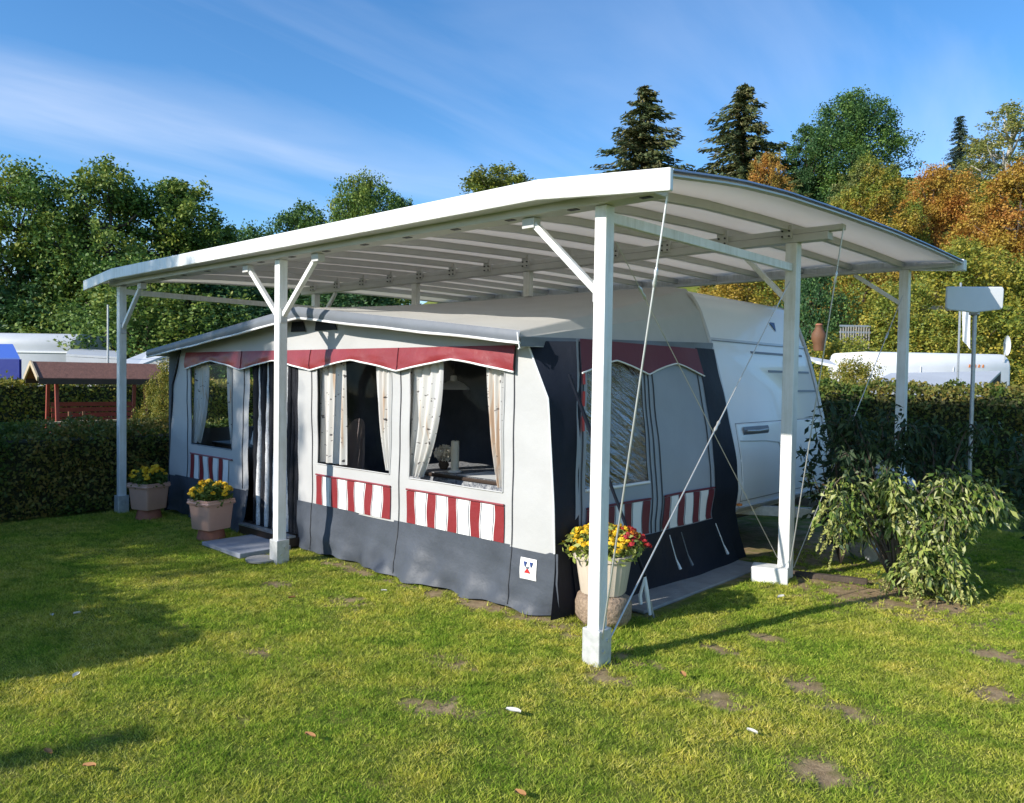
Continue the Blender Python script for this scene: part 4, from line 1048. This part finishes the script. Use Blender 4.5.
# ------------------------------------------------------------------ antenna and flag
an = thing('satellite_antenna', 'flat white satellite antenna panel on a thin pole beyond the bush', 'antenna', (.62, 6.35, 0))
cxa, cya = .58, 6.38
MB().tube([(cxa, cya + .06, 0), (cxa, cya + .06, 2.78)], .022, 10).build('pole', M['galv'], an, smooth=60)
ux, uy = .72, .69
pt2 = [(-.325, .13), (.32, .13), (.335, .10), (.33, -.11), (.30, -.13), (.0, -.165), (-.30, -.135), (-.33, -.11)]
b = MB(); b.prism([(cxa + a * ux + .0, cya + a * uy - .04, 2.685 + c + .012 * a) for a, c in pt2], (.035 * uy, -.035 * ux * 1.0, 0)); b.build('panel', M['white_sheet'], an, bevel=.012)
b = MB(); b.box(cxa - .05, cxa + .05, cya + .0, cya + .07, 2.50, 2.60); b.build('mount', M['galv'], an, bevel=.006)
fx0, fy0 = spot(957, 15)
z1 = zat(957, 312, 15); z0 = zat(957, 343, 15)
fp = thing('flag_pole', 'thin pole with a limp white banner behind the satellite antenna', 'flag', (fx0, fy0, 0))
MB().tube([(fx0, fy0, 0), (fx0, fy0, z1 + .55)], .02, 8).build('pole', M['galv'], fp)
MB().grid(lambda u, v: (fx0 + .03 + (.16 * u + .04 * v) * .74, fy0 + .16 * u * .67 + .03 * math.sin(9 * u + 3 * v), z1 + .05 - (z1 - z0) * v * (1 + .3 * u)), 12, 12).build('banner', M['white_sheet'], fp, smooth=60)

# ------------------------------------------------------------------ camp beyond the hedges
def loc_cam(px, d, z=0): x, y = spot(px, d); return (x, y, z)
def caravan_far(label, p0, p1, width, ztop_, zbot, mats, group=None, name='parked_caravan'):
    """body along p0->p1 with a rounded roof, width to the far side"""
    a = Vector((p1[0] - p0[0], p1[1] - p0[1], 0)); ln = a.length; a.normalize(); n = Vector((-a.y, a.x, 0))
    t = thing(name, label, 'caravan', (p0[0], p0[1], 0), group)
    b = MB(); rr = .38
    prof = [(0, zbot), (0, ztop_ - rr)] + [(rr - rr * math.cos(k * math.pi / 12), ztop_ - rr + rr * math.sin(k * math.pi / 12)) for k in range(1, 7)]
    prof += [(width - p, z) for p, z in prof[::-1]]
    vs = [Vector((p0[0], p0[1], 0)) + a * s + n * w_ + Vector((0, 0, z)) for s in (0, .06, ln - .06, ln) for w_, z in [((w0 - width / 2) * (.97 if s in (0, ln) else 1) + width / 2, z) for w0, z in prof]]
    k = len(prof); fs = [tuple(range(k)), tuple(range(3 * k, 4 * k))[::-1]]
    for i in range(3):
        for j in range(k): q = (j + 1) % k; fs.append((i * k + j, (i + 1) * k + j, (i + 1) * k + q, i * k + q))
    b.add(vs, fs); b.build('body', mats, t, smooth=35)
    return t, a, n, ln
def P3(px, py, d): x, y = spot(px, d); return Vector((x, y, zat(px, py, d)))
t, a, n, ln = caravan_far('long white caravan roof seen over the right hedge with an awning in front', spot(874, 20), spot(1010, 20.5), 2.3, zat(930, 352, 20), .35, M['white_sheet'])
p = spot(930, 19.9); zt = zat(930, 372, 20)
for q, txt in ((.68, 0), (.72, 1), (.75, 1), (.78, 1)):
    c = Vector((*spot(874, 20), 0)) + a * ln * q - n * .006; MB().prism([c + Vector((0, 0, zt + .14)), c + a * .05 + Vector((0, 0, zt + .14)), c + a * .05 + Vector((0, 0, zt + .22)), c + a * .02 + Vector((0, 0, zt + .22))], -n * .004).build('lettering', M['orange_decal'], t)
for q in (.33, .57): c = Vector((*spot(874, 20), 0)) + a * ln * q - n * .004; MB().bar(c + Vector((0, 0, zt - .2)), c + Vector((0, 0, zt + .14)), .02, .02).build('seam', M['caravan_trim'], t)
# its awning: sloping sheet roof
A = [P3(862, 386, 17.2), P3(985, 386, 17.4), P3(1000, 371, 19.3), P3(890, 373, 19.2)]
t = thing('awning_tent', 'low pale tent awning sloping in front of the far right caravan', 'awning', (A[0].x, A[0].y, 0))
b = MB(); b.prism(A, (0, 0, -.05)); b.build('roof', M['grey_roof'], t)
b = MB(); b.add([A[0] - Vector((0, 0, .05)), A[1] - Vector((0, 0, .05)), (A[1].x, A[1].y, 0), (A[0].x, A[0].y, 0)], [(0, 1, 2, 3)]); b.add([A[1] - Vector((0, 0, .05)), A[2] - Vector((0, 0, .05)), (A[2].x, A[2].y, 0), (A[1].x, A[1].y, 0)], [(0, 1, 2, 3)], 1); b.build('wall', [M['grey_roof'], M['navy']], t)
d = P3(1003, 348, 20.5); ds = thing('satellite_dish', 'small satellite dish standing on the far right caravan roof', 'antenna', (d.x, d.y, d.z - .35))
b = MB(); b.grid(lambda u, v: (d.x + .13 * v * math.cos(6.283 * u) * .6 + .06 * v * v, d.y + .13 * v * math.cos(6.283 * u) * .3 - .05 * v * v, d.z + .06 + .26 * v * math.sin(6.283 * u)), 20, 4); b.build('dish', M['grey_roof'], ds, smooth=60)
MB().tube([(d.x, d.y, d.z - .36), (d.x, d.y, d.z + .1)], .02, 6).build('mast', M['galv'], ds)
# small pale roof right behind the caravan
A = [P3(815, 361, 19), P3(838, 366, 18), P3(828, 360, 21), P3(805, 356, 21)]
tag(MB().prism(A, (0, 0, -.06)).build('shed_roof', M['white_sheet'], loc=A[0]), 'pale flat roof edge seen just right of the caravan bow', 'roof')
# wooden shed on the slope
x, y = spot(921, 27); zz = zat(921, 323, 27)
sh_ = thing('garden_shed', 'small brown shed with pale roof edge among shrubs on the slope', 'shed', (x, y, zz - 1.4))
MB().rbox((x, y, zz - 1.4), 1.6, 1.2, 1.75, .74).build('wall', M['dark_wood'], sh_); MB().rbox((x, y, zz + .352), 2.5, 1.6, .16, .74).build('roof', M['pale_wood'], sh_, bevel=.01)
x, y = spot(853, 25); zz = zat(853, 334, 25)
fe = thing('picket_fence', 'short grey picket fence on the slope behind the caravan', 'fence', (x, y, zz - .8))
for k in range(12):
    q = -.45 + .9 * k / 11; MB().box(x + q * .738 - .02, x + q * .738 + .02, y + q * .675 - .02, y + q * .675 + .02, zz - .8, zz + .18 + .08 * math.sin(math.pi * k / 11)).build('picket', M['weathered'], fe)
for dz in (.05, .25): MB().bar((x - .5 * .738, y - .5 * .675, zz + dz), (x + .5 * .738, y + .5 * .675, zz + dz), .03, .06).build('rail', M['galv'], fe)
x, y = spot(817, 22); zz = zat(817, 340, 22)
cf_ = thing('clay_chimenea', 'orange clay garden stove on the slope right of the caravan roof', 'stove', (x, y, zz - .3))
MB().lathe([(.13, -.3), (.15, -.1), (.20, .05), (.19, .17), (.12, .28), (.09, .38), (.11, .41), (.0, .41)], (x, y, zz), 20).build('body', M['orange_clay'], cf_, smooth=50)
MB().lathe([(.105, 0), (.08, .04), (.0, .05)], (x, y, zz + .41), 16).build('lid', M['terracotta'], cf_, smooth=50)

# left neighbours
t, a, n, ln = caravan_far('white caravan with a curved roof beyond the garden swing at the left', spot(-70, 24), spot(74, 24), 2.3, zat(40, 333, 24), .35, M['grey_roof'])
c = Vector((*spot(-70, 24), 0)); zt = zat(40, 352, 24)
MB().bar(c + Vector((0, 0, zt)) - n * .02, c + a * ln + Vector((0, 0, zt)) - n * .02, .03, .05).build('roof_rail', M['white_sheet'], t)
A = [P3(-60, 344, 20), P3(13, 344, 20), P3(20, 358, 19.4), P3(-60, 358, 19.4)]
t = thing('blue_tent', 'royal blue tarpaulin tent at the left edge before the white caravan', 'tent', (A[1].x, A[1].y, 0))
MB().prism(A, (0, 0, -.03)).build('roof', pm('bright_blue_tarp', (.05, .12, .45), .45), t)
MB().prism([(A[2].x, A[2].y, A[2].z - .03), (A[3].x, A[3].y, A[3].z - .03), (A[3].x, A[3].y, 0), (A[2].x, A[2].y, 0)], (.03, .03, 0)).build('wall', M['blue_tarp'], t)
MB().prism([(A[2].x, A[2].y, A[2].z - .04), (A[1].x, A[1].y, A[1].z - .04), (A[1].x, A[1].y, 0), (A[2].x, A[2].y, 0)], (.02, -.02, 0)).build('wall', M['blue_tarp'], t)
for lab, Q, m in (('flat grey tent roof above the swing roof in the distance', [(66, 354, 22), (120, 357, 22), (118, 351, 24), (70, 348, 24)], M['grey_roof']),
                  ('pale lean-to roof right of the swing roof and left of the awning', [(110, 366, 20), (136, 366, 20.5), (180, 350, 23), (150, 350, 23)], M['white_sheet']),
                  ('grey awning roof behind the planter seen above the golden hedge', [(130, 361, 25), (180, 361, 25), (178, 354, 27), (135, 354, 27)], M['grey_roof'])):
    A = [P3(*q) for q in Q]; t = thing('tent_roof', lab, 'tent', (A[0].x, A[0].y, 0))
    MB().prism(A, (0, 0, -.06)).build('roof', m, t); MB().prism([A[0] - Vector((0, 0, .07)), A[1] - Vector((0, 0, .07)), (A[1].x, A[1].y, 0), (A[0].x, A[0].y, 0)], (-.02, .02, 0)).build('wall', M['grey_roof'], t)
x, y, z = P3(94, 347, 26); ds = thing('satellite_dish', 'round grey satellite dish among the trees above the swing roof', 'antenna', (x, y, 0))
MB().grid(lambda u, v: (x + .3 * v * math.cos(6.283 * u) * .74 - .05 * v * v, y + .3 * v * math.cos(6.283 * u) * .67 + .05 * v * v, z + .32 * v * math.sin(6.283 * u)), 24, 4).build('dish', M['grey_roof'], ds, smooth=60); MB().tube([(x, y, 0), (x, y, z)], .025, 8).build('mast', M['galv'], ds)
x, y = spot(108, 21); MBt = MB().tube([(x, y, 0), (x, y, zat(108, 305, 21))], [.035, .025], 8)
tag(MBt.build('flag_staff', M['galv'], loc=(x, y, 0)), 'thin grey pole standing behind the swing roof beside the far left post', 'pole')
MB_ = MB().tube([(-7.28, -1.62, 0), (-7.28, -1.62, 1.0)], .022, 10)
tag(MB_.build('fence_post', M['galv'], loc=(-7.28, -1.62, 0), smooth=50), 'short grey metal stake at the left end before the hedge', 'post')

# garden swing with a shingle roof
gs = thing('garden_swing', 'red stained garden swing bench under a brown shingle gable roof behind the hedge', 'swing', (-14.6, 2.3, 0))
A0 = Vector((-14.67, 1.22, 0)); ax = Vector((.10, 1, 0)).normalized(); pn = Vector((1, -.1, 0)).normalized()
def gsp(l, w_, z): p = A0 + ax * l + pn * w_; return (p.x, p.y, z)
LN = 2.35; WD = .62; ZR, ZE = 1.88, 1.56
for s in (-1, 1):
    b = MB(); b.prism([gsp(0, 0, ZR), gsp(LN, 0, ZR), gsp(LN, s * WD, ZE), gsp(0, s * WD, ZE)], (0, 0, -.035)); b.build('roof_slope', M['roof_brown'], gs)
    b = MB(); b.bar(gsp(-.02, 0, ZR - .02), gsp(-.02, s * (WD + .01), ZE - .02), .03, .09); b.build('barge_board', M['pale_wood'], gs)
    b = MB(); b.bar(gsp(.0, s * WD, ZE - .07), gsp(LN, s * WD, ZE - .07), .025, .10); b.build('eave_board', M['dark_wood'], gs)
for l in (.35, LN - .35):
    for s in (-1, 1): MB().bar(gsp(l + (.12 if l < 1 else -.12) * 0, s * .34, 1.6), gsp(l, s * .52, 0), .06, .06).build('post', M['wood_red'], gs)
    MB().bar(gsp(l, -.45, .42), gsp(l, .45, .42), .05, .07).build('crossbar', M['wood_red'], gs)
b = MB()
for k in range(5): b.bar(gsp(.4, -.22 + .1 * k, .58), gsp(LN - .4, -.22 + .1 * k, .58), .085, .025)
b.build('seat', M['wood_red'], gs)
b = MB()
for k in range(4): b.bar(gsp(.4, -.28 - .03 * k, .68 + .11 * k), gsp(LN - .4, -.28 - .03 * k, .68 + .11 * k), .022, .09)
b.build('backrest', M['wood_red'], gs)
b = MB(); b.bar(gsp(-.1, .75, .70), gsp(LN + .15, .80, .74), .16, .03); b.build('shelf_board', M['pale_wood'], gs)
for l in (.55, .8): MB().bar(gsp(l, .5, 0), gsp(l, .5, .9), .07, .05).build('armrest', M['orange_clay'], gs)

# ------------------------------------------------------------------ trees
def broad(seed, H=10, Rr=3.6, n=16000, size=.26, base=.18, nl=46, shape=1.0):
    """trunk mesh and crown mesh; crown is lobes of leaves on limb ends"""
    g = np.random.default_rng(seed); tk = MB()
    top = H * .82
    tp = [(0, 0, -.6)] + [(.12 * math.sin(k), .1 * math.cos(k * 1.3), top * k / 8) for k in range(1, 9)]
    r0 = H * .022; tk.tube(tp, [r0 * (1.25 - .13 * k) for k in range(9)], 9)
    lob = []
    for k in range(nl):
        t = (k + .5) / nl; zc = H * (base + .06 + (1 - base - .12) * t)
        s = (zc / H - base) / (1 - base); prof = (math.sin(math.pi * min(1, .18 + .80 * s)) ** .75) * shape
        a = k * 2.399 + g.normal() * .4; q = Rr * prof * g.uniform(.42, .95)
        if s > .86: q *= .45
        c = np.array([q * math.cos(a), q * math.sin(a), zc]); rad = Rr * g.uniform(.24, .40) * (.75 + .35 * prof)
        lob.append((c, rad))
        st = tp[max(1, min(8, int(8 * (zc - q * .35) / top)))]
        mid = [(st[i] * .5 + c[i] * .5) + (0, 0, -.04 * H)[i] * .5 for i in range(3)]
        tk.tube([st, mid, tuple(c)], [r0 * .38, r0 * .22, r0 * .07], 5)
    w_ = np.array([r for _, r in lob]) ** 2; w_ /= w_.sum(); P = []
    for (c, rad), ww in zip(lob, w_):
        m = int(n * ww * g.choice([.35, .8, 1.0, 1.35])); sub = max(4, int(m / 60))
        cc = ball(sub, c, (rad, rad, rad * .72), .55, g)
        pts = cc[g.integers(0, sub, m)] + g.normal(0, rad * .17, (m, 3))
        P.append(pts)
    P = np.concatenate(P); V, F = leafquads(P, size, .62, up=.25, r=g)
    return tk, V, F
def spruce(seed, H=18, Rr=3.6, n_wh=46, size=.34):
    g = np.random.default_rng(seed); tk = MB(); tk.tube([(0, 0, -1), (0, 0, H * .5), (0, 0, H)], [H * .016, H * .009, .02], 8); P = []; D = []
    for k in range(n_wh):
        t = k / n_wh; z = H * (.10 + .90 * t); rl = Rr * (1 - t) ** .72 * g.uniform(.75, 1.1) + .12
        for j in range(int(6 + 3 * (1 - t))):
            a = g.uniform(0, 6.28); l = rl * g.uniform(.45, 1.3); m = int(10 + l * 34)
            if g.random() < .14: continue
            q = g.random(m) ** .7; dx, dy = math.cos(a), math.sin(a)
            zz = z - .42 * l * q ** 1.3 + .18 * l * q ** 4
            hang = g.random(m) * .5 * (.4 + q) * min(1, l / 2)
            P.append(np.stack([dx * l * q + g.normal(0, .12, m), dy * l * q + g.normal(0, .12, m), zz - hang], -1))
            D.append(np.stack([dx + g.normal(0, .4, m), dy + g.normal(0, .4, m), -.9 + g.normal(0, .4, m)], -1))
            if j < 4: tk.tube([(0, 0, z), (dx * l * .5, dy * l * .5, z - .17 * l), (dx * l * .95, dy * l * .95, z - .30 * l)], [.05 * (1 - t) + .012, .03, .01], 4)
    P = np.concatenate(P); D = np.concatenate(D); D /= np.linalg.norm(D, axis=1)[:, None]; n = len(P)
    q = g.normal(size=(n, 3)); sd = np.cross(D, q); sd /= np.linalg.norm(sd, axis=1)[:, None]; s = (size * g.uniform(.6, 1.3, n))[:, None]
    V = np.stack([P - D * s * .5, P + sd * s * .17, P + D * s * .5, P - sd * s * .17], 1).reshape(-1, 3)
    return tk, V, np.arange(4 * n).reshape(-1, 4)
PROT = {}
def proto(key, gen, mat_bark):
    tk, V, F = gen
    crown = npmesh('crown', V, F, M['leaf_green'])
    me = bpy.data.meshes.new('trunk'); me.from_pydata(tk.v, [], tk.f); me.materials.append(mat_bark); me.shade_smooth()
    PROT[key] = (me, crown)
proto('oak', broad(11, 10, 3.9, 56000, .155, .12, 60), M['bark'])
proto('maple', broad(12, 10, 3.3, 50000, .155, .10, 54), M['bark'])
proto('ash', broad(13, 10, 2.7, 36000, .155, .16, 46), M['bark'])
proto('shrub', broad(14, 5, 2.6, 34000, .115, .02, 44, 1.1), M['bark'])
proto('birch', broad(15, 12, 2.3, 20000, .12, .2, 52), M['pale_bark'])
proto('spruce', spruce(16, 18, 3.9, 50, .42), M['bark'])
proto('fir', spruce(17, 18, 4.6, 46, .44), M['bark'])
proto('column', spruce(18, 14, 1.7, 60, .26), M['bark'])
def tree(kind, name, label, px, d, topy=None, H=None, wide=1.0, mat='leaf_green', rz=0, group=None, base=None, xy=None):
    x, y = xy or spot(px, d)
    z0 = float(hill(np.array(x), np.array(y))) if base is None else base
    Hp = {'oak': 10, 'maple': 10, 'ash': 10, 'shrub': 5, 'birch': 12, 'spruce': 18, 'fir': 18, 'column': 14}[kind]
    if H is None: H = zat(px, topy, d) - z0
    s = H / Hp / (1.0 if kind in ('spruce', 'fir', 'column') else .99)
    t = thing(name, label, 'shrub' if kind == 'shrub' else 'tree', (x, y, z0), group); t.rotation_euler.z = rz
    tr, cr2 = PROT[kind]
    a = link('trunk', tr, t); b = link('crown', cr2, t)
    for o in (a, b): o.scale = (s * wide, s * wide, s)
    b.material_slots[0].link = 'OBJECT'; b.material_slots[0].material = M[mat]
    return t
# left woodland
tree('oak', 'broadleaf_tree', 'large green tree at the left edge behind the white caravan', 20, 33, 168, wide=.95, mat='leaf_green', rz=.3)
tree('maple', 'broadleaf_tree', 'tall green tree with a rounded top above the garden swing', 108, 34, 165, wide=.95, mat='leaf_green', rz=1.3)
tree('ash', 'broadleaf_tree', 'looser green tree with thin twigs above the far left post', 175, 36, 176, wide=1.1, mat='leaf_green', rz=2.2)
tree('maple', 'broadleaf_tree', 'lower green tree right of the left wood beside the roof corner', 212, 37, 222, wide=1.1, mat='leaf_green', rz=4.2)
tree('shrub', 'broadleaf_shrub', 'dark bushy growth under the big trees behind the left caravans', 55, 33, 262, wide=1.25, mat='leaf_deep', rz=.9)
tree('shrub', 'broadleaf_shrub', 'dark bushy growth behind the far left post of the carport', 150, 28, 262, wide=1.2, mat='leaf_green', rz=2.9)
tree('shrub', 'broadleaf_shrub', 'dark bushy growth seen below the carport roof left of the door post', 215, 30, 270, wide=1.3, mat='leaf_deep', rz=5.0)
tree('maple', 'broadleaf_tree', 'dark green tree seen under the carport roof between its two left posts', 285, 33, 250, wide=1.25, mat='leaf_deep', rz=3.3)
tree('shrub', 'broadleaf_shrub', 'dark bushes glimpsed between carport roof and awning peak', 350, 31, 285, wide=1.4, mat='leaf_deep', rz=1.8)
tree('shrub', 'golden_shrub', 'golden green shrub between the garden swing and the awning', 168, 15.5, 362, wide=.5, mat='hedge_gold', rz=2)
tree('shrub', 'golden_shrub', 'low golden shrub at the foot of the trees above the swing roof', 128, 28, 335, wide=.7, mat='leaf_yelgreen', rz=.4)
tree('oak', 'broadleaf_tree', 'distant tree rising over the roof left of centre, highest of three', 365, 62, 178, wide=.75, mat='leaf_green', rz=.8)
tree('maple', 'broadleaf_tree', 'distant lower tree left of the highest one above the roof', 300, 64, 206, wide=.95, mat='leaf_deep', rz=.1)
tree('ash', 'broadleaf_tree', 'distant tree just right of the highest one above the roof', 398, 68, 195, wide=.7, mat='leaf_deep', rz=2.6)
tree('maple', 'broadleaf_tree', 'pale green tree crown just above the middle of the roof', 493, 60, 170, wide=1.5, mat='leaf_olive', rz=5.2)
tree('shrub', 'broadleaf_shrub', 'green tree top low behind the roof at left centre', 262, 58, 232, wide=.8, mat='leaf_deep', rz=5.9)
# slope at the right
tree('spruce', 'spruce_tree', 'dark spruce with broad crown standing left of the other tall spruce', 638, 60, 88, wide=1.95, mat='needle', rz=.5)
tree('fir', 'spruce_tree', 'tall ragged spruce with a visible trunk in the middle of the skyline', 737, 58, 86, wide=1.85, mat='needle', rz=2.1)
tree('column', 'spruce_tree', 'narrow dark spruce between the dark round tree and the birch', 951, 62, 118, wide=1.5, mat='needle_blue', rz=.3)
tree('oak', 'broadleaf_tree', 'large dark green round tree on the skyline right of the spruces', 848, 56, 98, wide=1.05, mat='leaf_deep', rz=1.1)
tree('ash', 'broadleaf_tree', 'green tree joining the left flank of the dark round tree', 800, 57, 125, wide=.8, mat='leaf_deep', rz=3.6)
tree('birch', 'birch_tree', 'tall thin yellowish birch at the right edge of the skyline', 1000, 50, 100, wide=1.6, mat='leaf_birch', rz=.7)
tree('birch', 'birch_tree', 'pale olive birch right beside the narrow dark spruce', 972, 52, 140, wide=1.1, mat='leaf_olive', rz=2.7)
tree('ash', 'autumn_tree', 'orange brown tree directly below the tall ragged spruce', 762, 48, 152, wide=.75, mat='leaf_russet', rz=1.9)
tree('maple', 'autumn_tree', 'olive yellow tree below the dark round tree', 862, 45, 158, wide=.9, mat='leaf_olive', rz=.6)
tree('maple', 'autumn_tree', 'golden yellow tree in front of the dark round tree', 872, 39, 172, wide=.95, mat='leaf_yellow', rz=2.4)
tree('oak', 'autumn_tree', 'orange tree between the golden tree and the birches', 928, 41, 170, wide=.85, mat='leaf_orange', rz=4.4)
tree('maple', 'autumn_tree', 'rust red tree at the right edge of the photo', 1012, 35, 166, wide=.95, mat='leaf_orange', rz=.2)
tree('ash', 'autumn_tree', 'light green tree between the birches and the rust red tree', 985, 44, 178, wide=1.1, mat='leaf_yelgreen', rz=1.0)
tree('maple', 'autumn_tree', 'yellow tree behind the rear end of the carport roof', 830, 39, 205, wide=.9, mat='leaf_yelgreen', rz=3.1)
tree('oak', 'autumn_tree', 'yellow green tree low behind the right carport gable', 955, 33, 240, wide=1.0, mat='leaf_yelgreen', rz=5.1)
tree('shrub', 'autumn_shrub', 'golden shrub under the roof between the two right posts', 862, 31, 250, wide=.95, mat='leaf_yellow', rz=1.5)
tree('shrub', 'evergreen_shrub', 'dark green round shrub just right of the middle side post', 810, 27, 268, wide=.62, mat='leaf_deep', rz=2.5)
tree('shrub', 'autumn_shrub', 'yellow green bush behind the flat white antenna', 945, 28, 258, wide=1.1, mat='leaf_yelgreen', rz=.3)
tree('shrub', 'autumn_shrub', 'yellow green bush at the right edge below the rust red tree', 1020, 28, 262, wide=1.0, mat='leaf_yelgreen', rz=3.8)
tree('shrub', 'autumn_shrub', 'yellow green bush behind the rear right carport post', 895, 26, 288, wide=1.0, mat='leaf_yelgreen', rz=2.0)
tree('shrub', 'autumn_shrub', 'green bush above the far right caravan roof', 930, 25, 318, wide=1.3, mat='leaf_yelgreen', rz=1.2)
tree('shrub', 'autumn_shrub', 'light green bush right of the caravan bow above the hedge', 845, 22.5, 340, wide=1.3, mat='leaf_yelgreen', rz=4.0)
tree('shrub', 'autumn_shrub', 'brownish bush between the hedge and the far awning', 850, 17.5, 362, wide=.75, mat='hedge_gold', rz=.9)
tree('shrub', 'autumn_shrub', 'yellow bush seen under the carport roof above the caravan', 745, 33, 262, wide=1.25, mat='leaf_yellow', rz=2.2)
tree('maple', 'autumn_tree', 'green yellow tree hidden mostly behind the carport roof', 700, 44, 190, wide=1.1, mat='leaf_olive', rz=5.5)
tree('maple', 'broadleaf_tree', 'dark green tree filling the slope behind the caravan', 780, 42, 225, wide=1.1, mat='leaf_deep', rz=.9)
tree('maple', 'autumn_tree', 'yellow tree outside the right edge of the photo', 1090, 36, 200, wide=1.1, mat='leaf_yellow', rz=.9)
tree('oak', 'broadleaf_tree', 'green tree outside the left edge of the photo', -70, 35, 190, wide=1.0, mat='leaf_green', rz=2.9)
tree('maple', 'broadleaf_tree', 'green tree on the slope behind the middle of the roof', 580, 55, 215, wide=1.2, mat='leaf_deep', rz=2.9)
tree('maple', 'broadleaf_tree', 'green tree on the slope hidden behind the roof near the gable', 650, 50, 195, wide=1.1, mat='leaf_deep', rz=4.9)
# trees behind the photographer whose shade falls on the left of the lawn
tree('oak', 'broadleaf_tree', 'broad tree left of the photographer shading the lawn and the left awning wall', 0, 0, H=10.0, wide=.72, mat='leaf_green', xy=(-9.6, -13.0), base=0)
hedge('hedge', 'clipped hedge left of the photographer shading the lawn corner', -8.0, -2.85, -5.3, -4.5, 1.62, 30000, M['hedge_leaf'], .07, 4)
tree('column', 'conifer_tree', 'slim conifer left of the photographer casting a narrow shadow', 0, 0, H=3.6, wide=.9, mat='needle', xy=(-2.76, -9.0), base=0)

# ------------------------------------------------------------------ fallen leaves on the lawn
def inv_ground(px, py):
    v = cf + cr * ((px - 512) / FPX) + cu * ((401.5 - py) / FPX); t = -CAM[2] / v[2]; return CAM[0] + v[0] * t, CAM[1] + v[1] * t
lv = [(513, 716, 'pale_leaf', .07, 'largest pale fallen leaf on the lawn in front of the near post'), (310, 741, 'dry_leaf', .045, 'orange fallen leaf on the lawn at the bottom left'), (48, 758, 'dry_leaf', .04, 'brown fallen leaf near the bottom left corner'),
      (89, 772, 'dry_leaf', .05, 'brown fallen leaf at the bottom left, nearest the camera'), (76, 680, 'pale_leaf', .045, 'pale leaf at the edge of the tree shadow'), (52, 619, 'pale_leaf', .04, 'left one of two pale leaves in the tree shadow'),
      (77, 617, 'pale_leaf', .04, 'right one of two pale leaves in the tree shadow'), (292, 601, 'dry_leaf', .05, 'orange leaf on the grass before the front wall'), (384, 594, 'pale_leaf', .035, 'tiny pale leaf close to the awning skirt'),
      (781, 600, 'pale_leaf', .06, 'white leaf on grass right of the near post shadow'), (683, 679, 'dry_leaf', .05, 'brown leaf right of the near post'), (902, 591, 'pale_leaf', .07, 'pale leaf on the soil beside the bush'), (752, 737, 'pale_leaf', .04, 'pale speck of leaf in the right foreground'), (520, 800, 'dry_leaf', .05, 'brown leaf at the bottom edge of the lawn')]
for px, py, m, s, lab in lv:
    x, y = inv_ground(px, py); g = random.Random(px); a = g.uniform(0, 6.28); z = .022
    b = MB(); b.grid(lambda u, v: (x + math.cos(a) * s * (u - .5) * 1.3 - math.sin(a) * s * .7 * (v - .5) * math.sin(math.pi * (.08 + .84 * u)), y + math.sin(a) * s * (u - .5) * 1.3 + math.cos(a) * s * .7 * (v - .5) * math.sin(math.pi * (.08 + .84 * u)), z + .010 * abs(v - .5) * 2 + .006 * u), 6, 4)
    tag(b.build('fallen_leaf', M[m], loc=(x, y, z), smooth=60), lab, 'leaf', 'fallen leaves on the lawn')
